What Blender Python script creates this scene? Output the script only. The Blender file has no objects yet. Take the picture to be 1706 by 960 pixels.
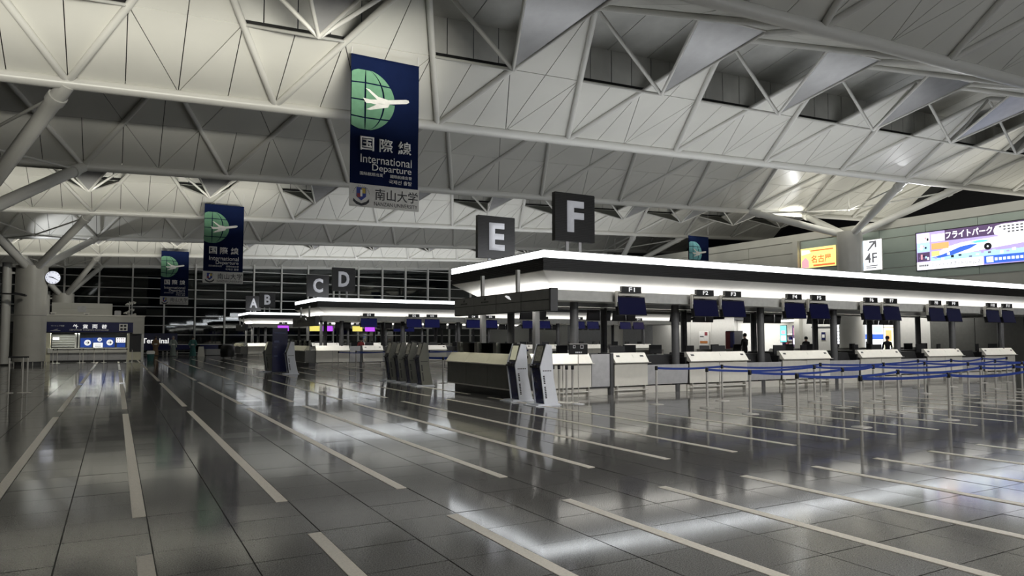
import bpy, bmesh, math, random
from mathutils import Vector, Matrix
random.seed(7)
SC = bpy.context.scene
COL = SC.collection

# ------------------------------------------------------------------ camera
CAM_H = 1.55
YAW, PITCH = math.radians(29.32), math.atan(66 / 1175)
cam_d = bpy.data.cameras.new('camera'); cam = bpy.data.objects.new('camera', cam_d); COL.objects.link(cam)
F_H = Vector((math.sin(YAW), math.cos(YAW), 0)); R_H = Vector((math.cos(YAW), -math.sin(YAW), 0)); ZUP = Vector((0, 0, 1))
FW = F_H * math.cos(PITCH) + ZUP * math.sin(PITCH); UP = ZUP * math.cos(PITCH) - F_H * math.sin(PITCH)
M = Matrix((R_H, UP, -FW)).transposed().to_4x4(); M.translation = (0, 0, CAM_H)
cam.matrix_world = M
cam_d.sensor_width = 36; cam_d.lens = 1175 / 1706 * 36; cam_d.shift_y = 18 / 1706
cam_d.clip_start = 0.1; cam_d.clip_end = 400
SC.camera = cam

# ------------------------------------------------------------------ world, exposure
w = bpy.data.worlds.new('night'); SC.world = w; w.use_nodes = True
w.node_tree.nodes['Background'].inputs[0].default_value = (0.012, 0.014, 0.02, 1)
w.node_tree.nodes['Background'].inputs[1].default_value = 0.3
SC.view_settings.view_transform = 'Standard'; SC.view_settings.look = 'None'
SC.view_settings.gamma = 1; SC.view_settings.use_curve_mapping = False
SC.view_settings.exposure = 0.5
SC.cycles.use_denoising = True
SC.cycles.max_bounces = 8; SC.cycles.glossy_bounces = 4; SC.cycles.diffuse_bounces = 4
SC.cycles.sample_clamp_indirect = 6
SC.cycles.caustics_reflective = False; SC.cycles.caustics_refractive = False

# roof constants: chord rows (Y), heights in units of A above the eye, roof climbs to the right
A = 7.0; RISE = 0.041
def rz(x, h): return CAM_H + h * A + RISE * x
XN = [-1.3 + 5.36 * k for k in range(-2, 11)]          # truss nodes along X
CH = {-1: -0.03, 0: 1.56, 1: 3.145, 2: 4.655, 3: 6.33, 4: 7.95, 5: 9.52, 6: 11.03}   # chord rows
ROW = {k: v * A for k, v in CH.items()}

# ------------------------------------------------------------------ large lights
def area(name, loc, direction, sx, sy, power, color=(1, 1, 1), xaxis=None, spread=math.pi):
    d = bpy.data.lights.new(name, 'AREA'); d.shape = 'RECTANGLE'; d.size = sx; d.size_y = sy
    d.energy = power; d.color = color; d.spread = spread
    o = bpy.data.objects.new(name, d); COL.objects.link(o)
    z = -Vector(direction).normalized(); x = Vector(xaxis or (1, 0, 0)); y = z.cross(x).normalized(); x = y.cross(z)
    o.matrix_world = Matrix.Translation(loc) @ Matrix((x, y, z)).transposed().to_4x4()
    return o
def spot(name, loc, target, power, color, size, blend=0.6, radius=0.06):
    d = bpy.data.lights.new(name, 'SPOT'); d.energy = power; d.color = color; d.spot_size = math.radians(size); d.spot_blend = blend
    d.shadow_soft_size = radius
    o = bpy.data.objects.new(name, d); COL.objects.link(o); o.location = loc
    o.rotation_euler = (Vector(target) - Vector(loc)).to_track_quat('-Z', 'Y').to_euler()
    return o
WARM = (1.0, 0.97, 0.86); COOL = (0.95, 0.97, 1.0); NEUT = (1.0, 0.985, 0.95)
# added strip lights below the chord rows, no fixtures, brightening the far roof slopes
for row, pl, pr_ in ((0, 150, 12), (2, 115, 25), (4, 120, 70)):
    y = ROW[row] + 0.7
    for (xa, xb, pw, c) in ((-12, 8, pl, WARM), (8, 38, pr_, NEUT)):
        xc = (xa + xb) / 2
        area('added_roof_wash', (xc, y, rz(xc, 1) - 2.0), (0, 1, 0.325), xb - xa, 0.2, pw, c, xaxis=(1, 0, RISE), spread=math.radians(30))
# uplighting troughs on the canopy tops, coves behind the canopy beams
ISLANDS = [('F', 'E', 9.2, 14.8, 1.0), ('D', 'C', 9.42, 38.1, 0.8), ('B', 'A', 9.65, 62.3, 1.1), ('H', 'G', 9.2, -8.5, 1.5)]
CL, CW, TOPZ = 27.0, 5.5, 3.75
for nm, nb, cx, cy, k in ISLANDS:
    area('canopy_uplighter', (cx + CL / 2, cy + CW / 2, TOPZ + 0.05), (0, 0.7, 1), CL - 2, CW - 2.5, 680 * k, COOL)
    area('canopy_cove', (cx + CL / 2, cy + 0.48, 2.66), (0, -0.35, 1), CL - 1.2, 0.12, 60 * k, NEUT)
    area('canopy_cove', (cx + CL / 2, cy + CW - 0.48, 2.66), (0, 0.35, 1), CL - 1.2, 0.12, 60 * k, NEUT)
    area('canopy_cove', (cx + 0.48, cy + CW / 2, 2.66), (-0.35, 0, 1), CW - 1.0, 0.12, 13 * k, NEUT, xaxis=(0, 1, 0))
    # light strips added under the canopy beam edge to brighten the desks
    area('added_desk_fill', (cx + CL / 2, cy + 0.33, 2.515), (0, 0.25, -1), CL - 1.0, 0.06, 85 * k, NEUT, spread=math.radians(110))
    area('added_desk_fill', (cx + 0.33, cy + CW / 2, 2.515), (0.1, 0, -1), CW - 1.0, 0.06, 60 * k, WARM, xaxis=(0, 1, 0), spread=math.radians(110))
    area('added_desk_fill', (cx + CL / 2, cy + CW - 0.33, 2.515), (0, -0.25, -1), CL - 1.0, 0.06, 90 * k, NEUT, spread=math.radians(110))
# spotlights on the right wall coping that graze the roof, lamps in the arrivals passage below
for (x, y, tx, ty, p, c) in ((40.72, 23.5, 36, 20.5, 210, COOL), (40.72, 26.0, 33, 22.5, 150, COOL), (40.72, 30.5, 33, 31, 250, COOL), (40.72, 31.5, 40, 33.5, 350, WARM), (40.72, 17, 38, 19, 150, WARM),
                           (-4.6, 53, -2.5, 55, 260, COOL)):
    spot('roof_spotlight', (x, y, 8.69 if x > 0 else 6.2), (tx, ty, rz(tx, 1)), p, c, 95)
for (yc) in (27.3, 49.4, 71.6):      # added spots without fixtures that brighten the left columns and their struts
    spot('added_column_spot', (-0.6, yc - 8.5, 7.6), (-4.2, yc, 3.0), 420, WARM, 62)
area('passage_lamp', (39.3, 33, 3.15), (0.15, 0, -1), 0.5, 24, 240, NEUT)
# fill lights added behind the viewer, angled down to brighten the hall
area('added_hall_fill', (16, -0.6, 8.0), (0, 1, -0.52), 34, 0.3, 260, NEUT, spread=math.radians(50))
area('added_hall_fill', (9, -0.6, 8.0), (0.25, 0.62, -1), 18, 0.3, 170, NEUT, spread=math.radians(80))
area('added_wall_wash', (37.6, 26, 9.35), (1, 0, -0.62), 0.2, 34, 120, WARM, spread=math.radians(130))  # added wash light, no fixture, lifting the upper right wall
spot('added_booth_spot', (-0.6, 43.5, 7.6), (-1.8, 54, 2.2), 420, WARM, 48)  # extra spot added to brighten the booth front
spot('roof_spotlight', (38.9, 26.3, 8.15), (36.4, 30.2, rz(36, 1.1)), 260, WARM, 120)
area('upper_floor_uplighter', (48, 26, 6.5), (0, 0, 1), 8, 16, 420, WARM)

# ------------------------------------------------------------------ materials
MATS = {}
def mat(name, col, rough=0.5, metal=0.0, emit=0.0, ecol=None, var=0.08, scale=6.0, spec=0.5, bump=0.0, coat=0.0):
    if name in MATS: return MATS[name]
    m = bpy.data.materials.new(name); m.use_nodes = True; nt = m.node_tree; b = nt.nodes['Principled BSDF']
    b.inputs['Roughness'].default_value = rough; b.inputs['Metallic'].default_value = metal
    b.inputs['Specular IOR Level'].default_value = spec; b.inputs['Coat Weight'].default_value = coat
    tc = nt.nodes.new('ShaderNodeTexCoord'); n = nt.nodes.new('ShaderNodeTexNoise'); n.inputs['Scale'].default_value = scale; n.inputs['Detail'].default_value = 3
    nt.links.new(tc.outputs['Object'], n.inputs['Vector'])
    r = nt.nodes.new('ShaderNodeValToRGB')
    r.color_ramp.elements[0].position = 0.3; r.color_ramp.elements[1].position = 0.7
    r.color_ramp.elements[0].color = (*[c * (1 - var) for c in col], 1); r.color_ramp.elements[1].color = (*[min(1, c * (1 + var)) for c in col], 1)
    nt.links.new(n.outputs['Fac'], r.inputs['Fac']); nt.links.new(r.outputs['Color'], b.inputs['Base Color'])
    if bump:
        bp = nt.nodes.new('ShaderNodeBump'); bp.inputs['Strength'].default_value = bump; bp.inputs['Distance'].default_value = 0.01
        nt.links.new(n.outputs['Fac'], bp.inputs['Height']); nt.links.new(bp.outputs['Normal'], b.inputs['Normal'])
    if emit:
        b.inputs['Emission Color'].default_value = (*(ecol or col), 1); b.inputs['Emission Strength'].default_value = emit
    MATS[name] = m
    return m
M_TILE = mat('granite_tile', (0.15, 0.146, 0.14), 0.13, var=0.6, scale=110, spec=0.6)
def tile_colour():
    nt = M_TILE.node_tree; b = nt.nodes['Principled BSDF']
    big = nt.nodes.new('ShaderNodeTexNoise'); big.inputs['Scale'].default_value = 0.9
    g = nt.nodes.new('ShaderNodeNewGeometry'); nt.links.new(g.outputs['Position'], big.inputs['Vector'])
    mr = nt.nodes.new('ShaderNodeMapRange'); mr.inputs[3].default_value = 0.06; mr.inputs[4].default_value = 0.12
    nt.links.new(big.outputs['Fac'], mr.inputs[0]); nt.links.new(mr.outputs[0], b.inputs['Roughness'])
tile_colour()
M_STRIP = mat('pale_stone_strip', (0.80, 0.74, 0.64), 0.3, var=0.1, scale=60)
M_GROUT = mat('dark_joint', (0.018, 0.018, 0.018), 0.5)
M_PANEL = mat('white_roof_panel', (0.66, 0.655, 0.61), 0.36, var=0.03, scale=0.8, spec=0.4)
M_PANELD = mat('grey_roof_panel', (0.33, 0.33, 0.335), 0.4, var=0.04, scale=0.8)
M_TUBE = mat('white_painted_steel', (0.64, 0.635, 0.60), 0.34, var=0.03, scale=2)
M_BACK = mat('roof_void', (0.02, 0.02, 0.02), 0.8)
M_HOOD = mat('satin_metal_hood', (0.36, 0.36, 0.365), 0.25, metal=0.15, var=0.06, scale=3)
M_FLAP = mat('perforated_grey_flap', (0.16, 0.165, 0.14), 0.6)
M_SHAFT = mat('grey_shaft_panel', (0.55, 0.55, 0.52), 0.5, var=0.12, scale=1.2)
M_COLUMN = mat('column_cladding', (0.50, 0.49, 0.45), 0.38, var=0.05, scale=1.5)
M_WALL = mat('wall_paint', (0.46, 0.455, 0.41), 0.5, var=0.04, scale=0.7)
M_WALLG = mat('pale_green_cladding', (0.36, 0.42, 0.37), 0.42, var=0.05, scale=0.7)
M_WHITEWALL = mat('white_wall', (0.62, 0.61, 0.57), 0.5, var=0.03)
M_DARKWALL = mat('dark_wall', (0.045, 0.045, 0.048), 0.5)
M_BAND = mat('luminous_band', (0.9, 0.92, 0.95), 0.4, emit=3.0, ecol=(0.93, 0.97, 1.0))
M_FASCIA = mat('black_louvre', (0.012, 0.011, 0.011), 0.42)
M_SOFFIT = mat('white_soffit', (0.80, 0.79, 0.76), 0.55, var=0.02)
M_BEAM = mat('grey_beam', (0.58, 0.58, 0.56), 0.4)
M_DGREY = mat('dark_grey_paint', (0.075, 0.075, 0.078), 0.4)
M_BLACK = mat('black_plastic', (0.012, 0.012, 0.013), 0.35)
M_SCREEN = mat('navy_screen', (0.004, 0.005, 0.03), 0.25, emit=0.06, ecol=(0.03, 0.04, 0.42))
M_SCREEND = mat('dim_navy_screen', (0.006, 0.006, 0.02), 0.2, emit=0.03, ecol=(0.02, 0.03, 0.3))
M_LETTER = mat('white_letter', (0.72, 0.72, 0.74), 0.5)
M_LETTERLIT = mat('lit_letter', (0.8, 0.8, 0.8), 0.5, emit=0.5, ecol=(1, 1, 1))
M_SIGNLETTER = mat('sign_letter', (0.42, 0.42, 0.44), 0.5, emit=0.16, ecol=(0.9, 0.92, 1.0))
M_BOARD = mat('grey_board_panel', (0.24, 0.24, 0.23), 0.4, emit=0.0)
M_CREAM = mat('cream_laminate', (0.68, 0.66, 0.60), 0.35, var=0.03)
M_BEIGE = mat('beige_laminate', (0.60, 0.58, 0.45), 0.35, var=0.03)
M_GPANEL = mat('grey_laminate', (0.42, 0.42, 0.43), 0.35)
M_DPANEL = mat('dark_grey_laminate', (0.11, 0.11, 0.10), 0.35)
M_STEEL = mat('brushed_steel', (0.60, 0.58, 0.54), 0.3, metal=0.25, scale=40)
M_NAVY = mat('navy_gloss', (0.010, 0.013, 0.075), 0.25)
M_KWHITE = mat('kiosk_pale_panel', (0.76, 0.78, 0.84), 0.35, var=0.03)
M_KOLIVE = mat('kiosk_grey_panel', (0.22, 0.22, 0.19), 0.35, var=0.03)
M_BELT = mat('blue_webbing', (0.015, 0.042, 0.24), 0.7, scale=80)
M_BANNER = mat('navy_banner_cloth', (0.004, 0.010, 0.045), 0.85, scale=3, spec=0.1)
M_GLOBE = mat('green_print', (0.13, 0.29, 0.18), 0.85)
M_GLOBEB = mat('pale_blue_print', (0.20, 0.50, 0.55), 0.75)
M_PRINT = mat('white_print', (0.80, 0.79, 0.76), 0.75)
M_BLOGO = mat('grey_banner_cloth', (0.60, 0.59, 0.56), 0.75)
M_INK = mat('dark_ink', (0.03, 0.03, 0.035), 0.7)
M_CRESTB = mat('crest_blue', (0.03, 0.05, 0.25), 0.7); M_CRESTY = mat('crest_gold', (0.45, 0.33, 0.05), 0.7); M_CRESTR = mat('crest_red', (0.25, 0.04, 0.05), 0.7)
M_YELLOW = mat('yellow_lightbox', (0.9, 0.8, 0.25), 0.4, emit=0.9, ecol=(1.0, 0.82, 0.22))
M_WBOX = mat('white_lightbox', (0.85, 0.85, 0.85), 0.4, emit=0.85, ecol=(0.95, 0.97, 1.0))
M_PURPLE = mat('purple_screen', (0.3, 0.05, 0.5), 0.3, emit=1.0, ecol=(0.42, 0.07, 0.75))
M_YSCR = mat('yellow_screen', (0.7, 0.6, 0.1), 0.3, emit=0.8, ecol=(0.75, 0.66, 0.15))
M_SIGNB = mat('lit_blue_sign', (0.02, 0.05, 0.2), 0.3, emit=0.35, ecol=(0.02, 0.07, 0.4))
def glass_mat(name, col, refl):
    m = bpy.data.materials.new(name); m.use_nodes = True; nt = m.node_tree; nt.nodes.clear()
    o = nt.nodes.new('ShaderNodeOutputMaterial'); mx = nt.nodes.new('ShaderNodeMixShader'); t = nt.nodes.new('ShaderNodeBsdfTransparent'); g = nt.nodes.new('ShaderNodeBsdfGlossy')
    lw = nt.nodes.new('ShaderNodeFresnel'); lw.inputs['IOR'].default_value = refl
    t.inputs[0].default_value = (*col, 1); g.inputs['Roughness'].default_value = 0.03
    nt.links.new(lw.outputs[0], mx.inputs[0]); nt.links.new(t.outputs[0], mx.inputs[1]); nt.links.new(g.outputs[0], mx.inputs[2]); nt.links.new(mx.outputs[0], o.inputs[0])
    return m
M_GLASS = glass_mat('night_glass', (0.45, 0.5, 0.5), 1.9)
M_CLEAR = glass_mat('clear_screen', (0.8, 0.82, 0.8), 1.45)

# ------------------------------------------------------------------ mesh builder
class MB:
    def __init__(s): s.v = []; s.f = []; s.sm = []; s.mi = []; s.mats = []
    def m(s, material):
        if material not in s.mats: s.mats.append(material)
        s.cur = s.mats.index(material); return s
    cur = 0
    def add(s, vs, fs, smooth=False):
        o = len(s.v); s.v += [tuple(p) for p in vs]
        for f in fs: s.f.append(tuple(i + o for i in f)); s.sm.append(smooth); s.mi.append(s.cur)
        return s
    def box(s, x0, x1, y0, y1, z0, z1):
        return s.add([(x, y, z) for z in (z0, z1) for y in (y0, y1) for x in (x0, x1)],
                     [(0, 2, 3, 1), (4, 5, 7, 6), (0, 1, 5, 4), (2, 6, 7, 3), (0, 4, 6, 2), (1, 3, 7, 5)])
    def prism(s, pts, d):
        n = len(pts); d = Vector(d); p = [Vector(q) for q in pts]
        return s.add(p + [q + d for q in p], [tuple(range(n))[::-1], tuple(range(n, 2 * n))] + [(i, (i + 1) % n, (i + 1) % n + n, i + n) for i in range(n)])
    def cyl(s, p0, p1, r, n=10, r2=None, caps=True):
        p0 = Vector(p0); p1 = Vector(p1); r2 = r if r2 is None else r2; z = (p1 - p0).normalized()
        x = z.orthogonal().normalized(); y = z.cross(x)
        ring = [x * math.cos(2 * math.pi * i / n) + y * math.sin(2 * math.pi * i / n) for i in range(n)]
        s.add([p0 + q * r for q in ring] + [p1 + q * r2 for q in ring], [(i, (i + 1) % n, (i + 1) % n + n, i + n) for i in range(n)], True)
        if caps:
            s.add([p0 + q * r for q in ring], [tuple(range(n))[::-1]]); s.add([p1 + q * r2 for q in ring], [tuple(range(n))])
        return s
    def lathe(s, prof, n=16, c=(0, 0, 0)):
        vs = []; fs = []
        for (r, z) in prof: vs += [(c[0] + r * math.cos(2 * math.pi * i / n), c[1] + r * math.sin(2 * math.pi * i / n), c[2] + z) for i in range(n)]
        for k in range(len(prof) - 1):
            for i in range(n): fs.append((k * n + i, k * n + (i + 1) % n, (k + 1) * n + (i + 1) % n, (k + 1) * n + i))
        s.add(vs, fs, True)
        k = (len(prof) - 1) * n
        s.add([vs[i] for i in range(n)], [tuple(range(n))[::-1]]); s.add(vs[k:], [tuple(range(n))])
        return s
    def mesh(s, name, material=None, off=(0, 0, 0), bevel=0):
        me = bpy.data.meshes.new(name)
        me.from_pydata([(v[0] - off[0], v[1] - off[1], v[2] - off[2]) for v in s.v], [], s.f)
        me.polygons.foreach_set('use_smooth', s.sm)
        if s.mats:
            for m in s.mats: me.materials.append(m)
            me.polygons.foreach_set('material_index', s.mi)
        else: me.materials.append(material)
        bm = bmesh.new(); bm.from_mesh(me)
        if bevel:
            bmesh.ops.remove_doubles(bm, verts=bm.verts, dist=1e-5)
        bmesh.ops.recalc_face_normals(bm, faces=bm.faces)
        if bevel:
            bmesh.ops.bevel(bm, geom=[e for e in bm.edges if len(e.link_faces) == 2 and e.calc_face_angle(0) > 0.5], offset=bevel, segments=2, profile=0.5, affect='EDGES')
        bm.to_mesh(me); bm.free(); me.update()
        return me
def obj(name, me, parent=None, loc=(0, 0, 0), rz_=0):
    o = bpy.data.objects.new(name, me); COL.objects.link(o)
    if parent: o.parent = parent
    o.location = loc; o.rotation_euler = (0, 0, rz_)
    return o
def tag(o, label=None, cat=None, group=None, kind=None):
    if label: o['label'] = label
    if cat: o['category'] = cat
    if group: o['group'] = group
    if kind: o['kind'] = kind
    return o
def thing(name, label, cat, loc=(0, 0, 0), rot=0, group=None, kind=None):
    o = bpy.data.objects.new(name, None); COL.objects.link(o); o.location = loc; o.rotation_euler = (0, 0, rot); o.empty_display_size = 0.2
    return tag(o, label, cat, group, kind)
def part(name, mb, material, parent, label=None, world=False, bevel=0, loc=(0, 0, 0)):
    off = (0, 0, 0)
    if world:
        p = parent
        off = Vector((0, 0, 0))
        while p: off = off + p.location; p = p.parent
    o = obj(name, mb.mesh(name, material, off, bevel), parent, loc)
    if label: o['label'] = label
    return o
UNIT = {}
def tube_obj(name, p0, p1, r, material, parent, n=12):
    key = (material.name, n)
    if key not in UNIT: UNIT[key] = MB().cyl((0, 0, 0), (0, 0, 1), 1, n).mesh('tube', material)
    p0 = Vector(p0); p1 = Vector(p1); d = p1 - p0
    o = obj(name, UNIT[key], parent)
    q = d.to_track_quat('Z', 'Y')
    o.matrix_local = Matrix.Translation(p0) @ q.to_matrix().to_4x4() @ Matrix.Diagonal((r, r, d.length, 1))
    return o

# lettering: collected now, turned into meshes together at the end
TEXTS = []
def text(name, s, parent, c, wd, ht, material, face='-Y', bold=0.0, depth=0.004, world=False):
    cu = bpy.data.curves.new(name, 'FONT'); cu.body = s; cu.size = 1; cu.offset = bold; cu.extrude = 0.0; cu.resolution_u = 3
    o = bpy.data.objects.new(name + '_tmp', cu); COL.objects.link(o)
    TEXTS.append((o, name, parent, Vector(c), wd, ht, material, face, depth, world))
def finish_texts():
    bpy.context.view_layer.update(); dg = bpy.context.evaluated_depsgraph_get()
    res = []
    for t in TEXTS: res.append(bpy.data.meshes.new_from_object(t[0].evaluated_get(dg)))
    for (o, name, parent, c, wd, ht, material, face, depth, world), me in zip(TEXTS, res):
        bpy.data.objects.remove(o)
        if not len(me.vertices): continue
        xs = [v.co.x for v in me.vertices]; ys = [v.co.y for v in me.vertices]
        x0, x1, y0, y1 = min(xs), max(xs), min(ys), max(ys)
        sx = wd / max(x1 - x0, 1e-6); sy = ht / max(y1 - y0, 1e-6)
        for v in me.vertices:
            a = (v.co.x - (x0 + x1) / 2) * sx; b = (v.co.y - (y0 + y1) / 2) * sy
            if face == '-Y': v.co = (a, 0, b)
            elif face == '+Y': v.co = (-a, 0, b)
            else: v.co = (0, -a, b)
        bm = bmesh.new(); bm.from_mesh(me)
        if depth:
            ext = bmesh.ops.extrude_face_region(bm, geom=bm.faces[:])
            d = {'-Y': Vector((0, -depth, 0)), '+Y': Vector((0, depth, 0)), '-X': Vector((-depth, 0, 0))}[face]
            bmesh.ops.translate(bm, vec=d, verts=[g for g in ext['geom'] if isinstance(g, bmesh.types.BMVert)])
        bmesh.ops.recalc_face_normals(bm, faces=bm.faces)
        bm.to_mesh(me); bm.free(); me.materials.clear(); me.materials.append(material)
        for p_ in me.polygons: p_.material_index = 0
        loc = c
        if world:
            p = parent
            while p: loc = loc - p.location; p = p.parent
        ob = obj(name, me, parent, loc)

# projection, used only to decide which pieces show largest
def proj(p):
    q = Vector(p) - Vector((0, 0, CAM_H)); d = q.dot(FW)
    if d < 0.3: return None
    return (853 + 1175 * q.dot(R_H) / d, 498 - 1175 * q.dot(UP) / d)
def seen_area(poly):
    pts = [proj(p) for p in poly]
    if any(p is None for p in pts): return 0
    cx = sum(p[0] for p in pts) / len(pts); cy = sum(p[1] for p in pts) / len(pts)
    if not (-60 < cx < 1766 and -60 < cy < 1020): return 0
    return abs(sum(pts[i][0] * pts[(i + 1) % len(pts)][1] - pts[(i + 1) % len(pts)][0] * pts[i][1] for i in range(len(pts)))) / 2

# ================================================================== FLOOR
floor = obj('floor', MB().add([(-14, -14, -0.012), (66, -14, -0.012), (66, 84, -0.012), (-14, 84, -0.012)], [(0, 1, 2, 3)]).mesh('floor', M_GROUT)); tag(floor, kind='structure')
T = 0.6; TX0, TY0 = 0.28, 4.60 - 30 * T
tiles = []
for i in range(-24, 108):
    for j in range(0, 168):
        x0 = TX0 + i * T; y0 = TY0 + j * T
        p = proj((x0 + T / 2, y0 + T / 2, 0))
        tiles.append((x0, y0, p, (x0 + T / 2) ** 2 + (y0 + T / 2) ** 2))
inview = [t for t in tiles if t[2] and -80 < t[2][0] < 1786 and t[2][1] < 1060]
inview.sort(key=lambda t: t[3])
near = inview[:298]; nearset = set((t[0], t[1]) for t in near)
def tile_geo(mb, x0, y0, local=False):
    g = 0.005; a = 0.0012
    h = [random.uniform(-a, a) for _ in range(3)]; h.append(h[0] + h[2] - h[1])     # planar, very slightly tilted
    ox, oy = (x0, y0) if local else (0, 0)
    xs = (x0 + g - ox, x0 + T - g - ox); ys = (y0 + g - oy, y0 + T - g - oy)
    top = [(xs[0], ys[0], h[0]), (xs[1], ys[0], h[1]), (xs[1], ys[1], h[2]), (xs[0], ys[1], h[3])]
    bot = [(p[0], p[1], -0.012) for p in top]
    mb.add(bot + top, [(4, 5, 6, 7), (0, 1, 5, 4), (1, 2, 6, 5), (2, 3, 7, 6), (3, 0, 4, 7)])
variants = []
for k in range(24):
    mb = MB(); tile_geo(mb, 0, 0, True); variants.append(mb.mesh('floor_tile', M_TILE))
for (x0, y0, p, d) in near:
    obj('floor_tile', random.choice(variants), floor, (x0, y0, 0))
mb = MB()
for (x0, y0, p, d) in tiles:
    if (x0, y0) in nearset: continue
    if p and -200 < p[0] < 1900 or d < 500: tile_geo(mb, x0, y0)
    else:
        pass
far_tiles = part('floor_tiles_beyond', mb, M_TILE, floor); tag(far_tiles, kind='stuff')
# pale inlaid dashes: one course every 1.2 m, 9.6 m long with 1.2 m gaps
strips = 0
for j in range(-1, 24):
    x1 = TX0 + 1.2 * j; x0 = x1 - 0.11
    for (ya, yb) in ((-3.9, 5.75), (7.0, 16.6), (17.8, 27.4), (28.6, 38.2), (39.4, 49.0), (50.2, 58)):
        if j > 7 and yb > 12 and ya < 12: yb = 11.4
        if j > 7 and ya > 12 and ya < 17: continue
        if j > 7 and not (22 < ya < 36 or ya < 12): continue
        a = seen_area([(x0, max(ya, 3.2), 0), (x1, max(ya, 3.2), 0), (x1, yb, 0), (x0, yb, 0)])
        pm = proj((x0, (max(ya, 3) + yb) / 2, 0)); pe = proj((x0, yb, 0)); ps = proj((x0, max(ya, 3.2), 0))
        if not any(q and -50 < q[0] < 1750 for q in (pm, pe, ps)): continue
        obj('floor_strip', MB().box(x0, x1 - 0.004, ya, yb, -0.008, 0.0045).mesh('floor_strip', M_STRIP), floor); strips += 1

# ================================================================== CEILING
RID = 0.3355; LE, LG = 0.389, 0.1645           # ridge height, opening edge offset and height (units of A)
ceil_back = MB()
panels = []            # (polygon, material)
tubes = []             # (p0, p1, r)
hoods = []
half = 2.68; V = 1.35
def P3(x, y, h): return Vector((x, y * A, rz(x, h)))
def slope(yn, hn, yf, hf, shift, material):
    """panels between the chord at yn (nodes where tubes meet) and the line at yf (tubes spread by V)"""
    for xk in XN[:-1]:
        x = xk + shift
        N = lambda dx: P3(x + dx, yn, hn); U = lambda dx: P3(x + dx, yf, hf)
        for tri in ((N(0), U(0), U(V)), (N(0), U(-V), U(0)), (N(0), U(V), N(V)), (N(V), U(V), N(half)), (N(half), U(V), U(half)), (N(half), U(half), U(2 * half - V)),
                    (N(half), U(2 * half - V), N(2 * half - V)), (N(2 * half - V), U(2 * half - V), N(2 * half))):
            panels.append((tri, material))
def sheet(y0, h0, y1, h1):
    o = 0.02
    ceil_back.add([P3(XN[0], y0, h0 + o), P3(XN[-1], y0, h0 + o), P3(XN[-1], y1, h1 + o), P3(XN[0], y1, h1 + o)], [(0, 1, 2, 3)])
for row in (-1, 1, 3, 5):                      # closed ridge bays
    y0, y1 = CH[row], CH[row + 1]; ym = (y0 + y1) / 2; le = LE * (y1 - y0) / 1.585
    slope(y1, 1, y1 - le, 1 + LG, 0, M_PANEL); slope(y0, 1, y0 + le, 1 + LG, 0, M_PANEL)
    sheet(y1, 1, ym, 1 + RID); sheet(y0, 1, ym, 1 + RID)
    for xk in XN[:-1]:
        R = P3(xk + half, ym, 1 + RID); R0 = P3(xk, ym, 1 + RID); RL = P3(xk - half, ym, 1 + RID)
        for yl in (y1 - le, y0 + le):
            Q = lambda dx: P3(xk + dx, yl, 1 + LG)
            for tri in ((Q(V), Q(half), R), (Q(half), Q(2 * half - V), R), (Q(-V), Q(V), R0), (Q(-V), RL, R0), (Q(V), R, R0)): panels.append((tri, M_PANEL))
        for sgn in (-1, 1):
            for yn in (y0, y1): tubes.append((P3(xk, yn, 0.99), P3(xk + sgn * half, ym, 1 + RID - 0.012), 0.095))
for row in (0, 2, 4):                          # ridge bays with the pointed skylight openings
    y0, y1 = CH[row], CH[row + 1]; ym = (y0 + y1) / 2
    slope(y1, 1, y1 - LE, 1 + LG, 0, M_PANEL); slope(y0, 1, y0 + LE, 1 + LG, 0, M_PANEL)
    sheet(y1, 1, y1 - LE, 1 + LG); sheet(y0, 1, y0 + LE, 1 + LG)
    for xk in XN[:-1]:
        R = P3(xk + half, ym, 1 + RID)
        for yl in (y1 - LE, y0 + LE):
            for (a, b) in ((V, half), (half, 2 * half - V)): panels.append(((P3(xk + a, yl, 1 + LG), P3(xk + b, yl, 1 + LG), R), M_PANEL))
        for sgn in (-1, 1):
            for yn in (y0, y1): tubes.append((P3(xk, yn, 0.99), P3(xk + sgn * half, ym, 1 + RID - 0.012), 0.095))
    hoods.append((row, y0, y1, ym))
ceiling = obj('ceiling', ceil_back.mesh('ceiling', M_BACK)); tag(ceiling, kind='structure')
def tri_panel(mb, tri, g=0.0125, th=0.035):
    a, b, c = tri; la, lb, lc = (b - c).length, (c - a).length, (a - b).length; per = la + lb + lc
    inc = (a * la + b * lb + c * lc) / per; nrm = (b - a).cross(c - a); area_ = nrm.length / 2; nrm.normalize()
    if nrm.z < 0: nrm = -nrm
    r = 2 * area_ / per; k = max(0.2, (r - g) / r)
    mb.prism([inc + (p - inc) * k for p in tri], nrm * th)
panels.sort(key=lambda t: -seen_area(t[0]))
for tri, m_ in panels[:298]:
    b_ = MB(); tri_panel(b_, tri); part('ceiling_panel', b_, m_, ceiling)
for m_, nm in ((M_PANEL, 'ceiling_panels_beyond'),):
    b_ = MB()
    for tri, mm in panels[298:]:
        if mm is m_: tri_panel(b_, tri)
    tag(part(nm, b_, m_, ceiling), kind='stuff')
for (a, b, r) in tubes: tube_obj('diagonal_tube', a, b, r, M_TUBE, ceiling)
for row in CH:
    tube_obj('chord_tube', P3(XN[0], CH[row], 0.985), P3(XN[-1], CH[row], 0.985), 0.17, M_TUBE, ceiling, 16)
    if row < 6: pass
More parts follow.
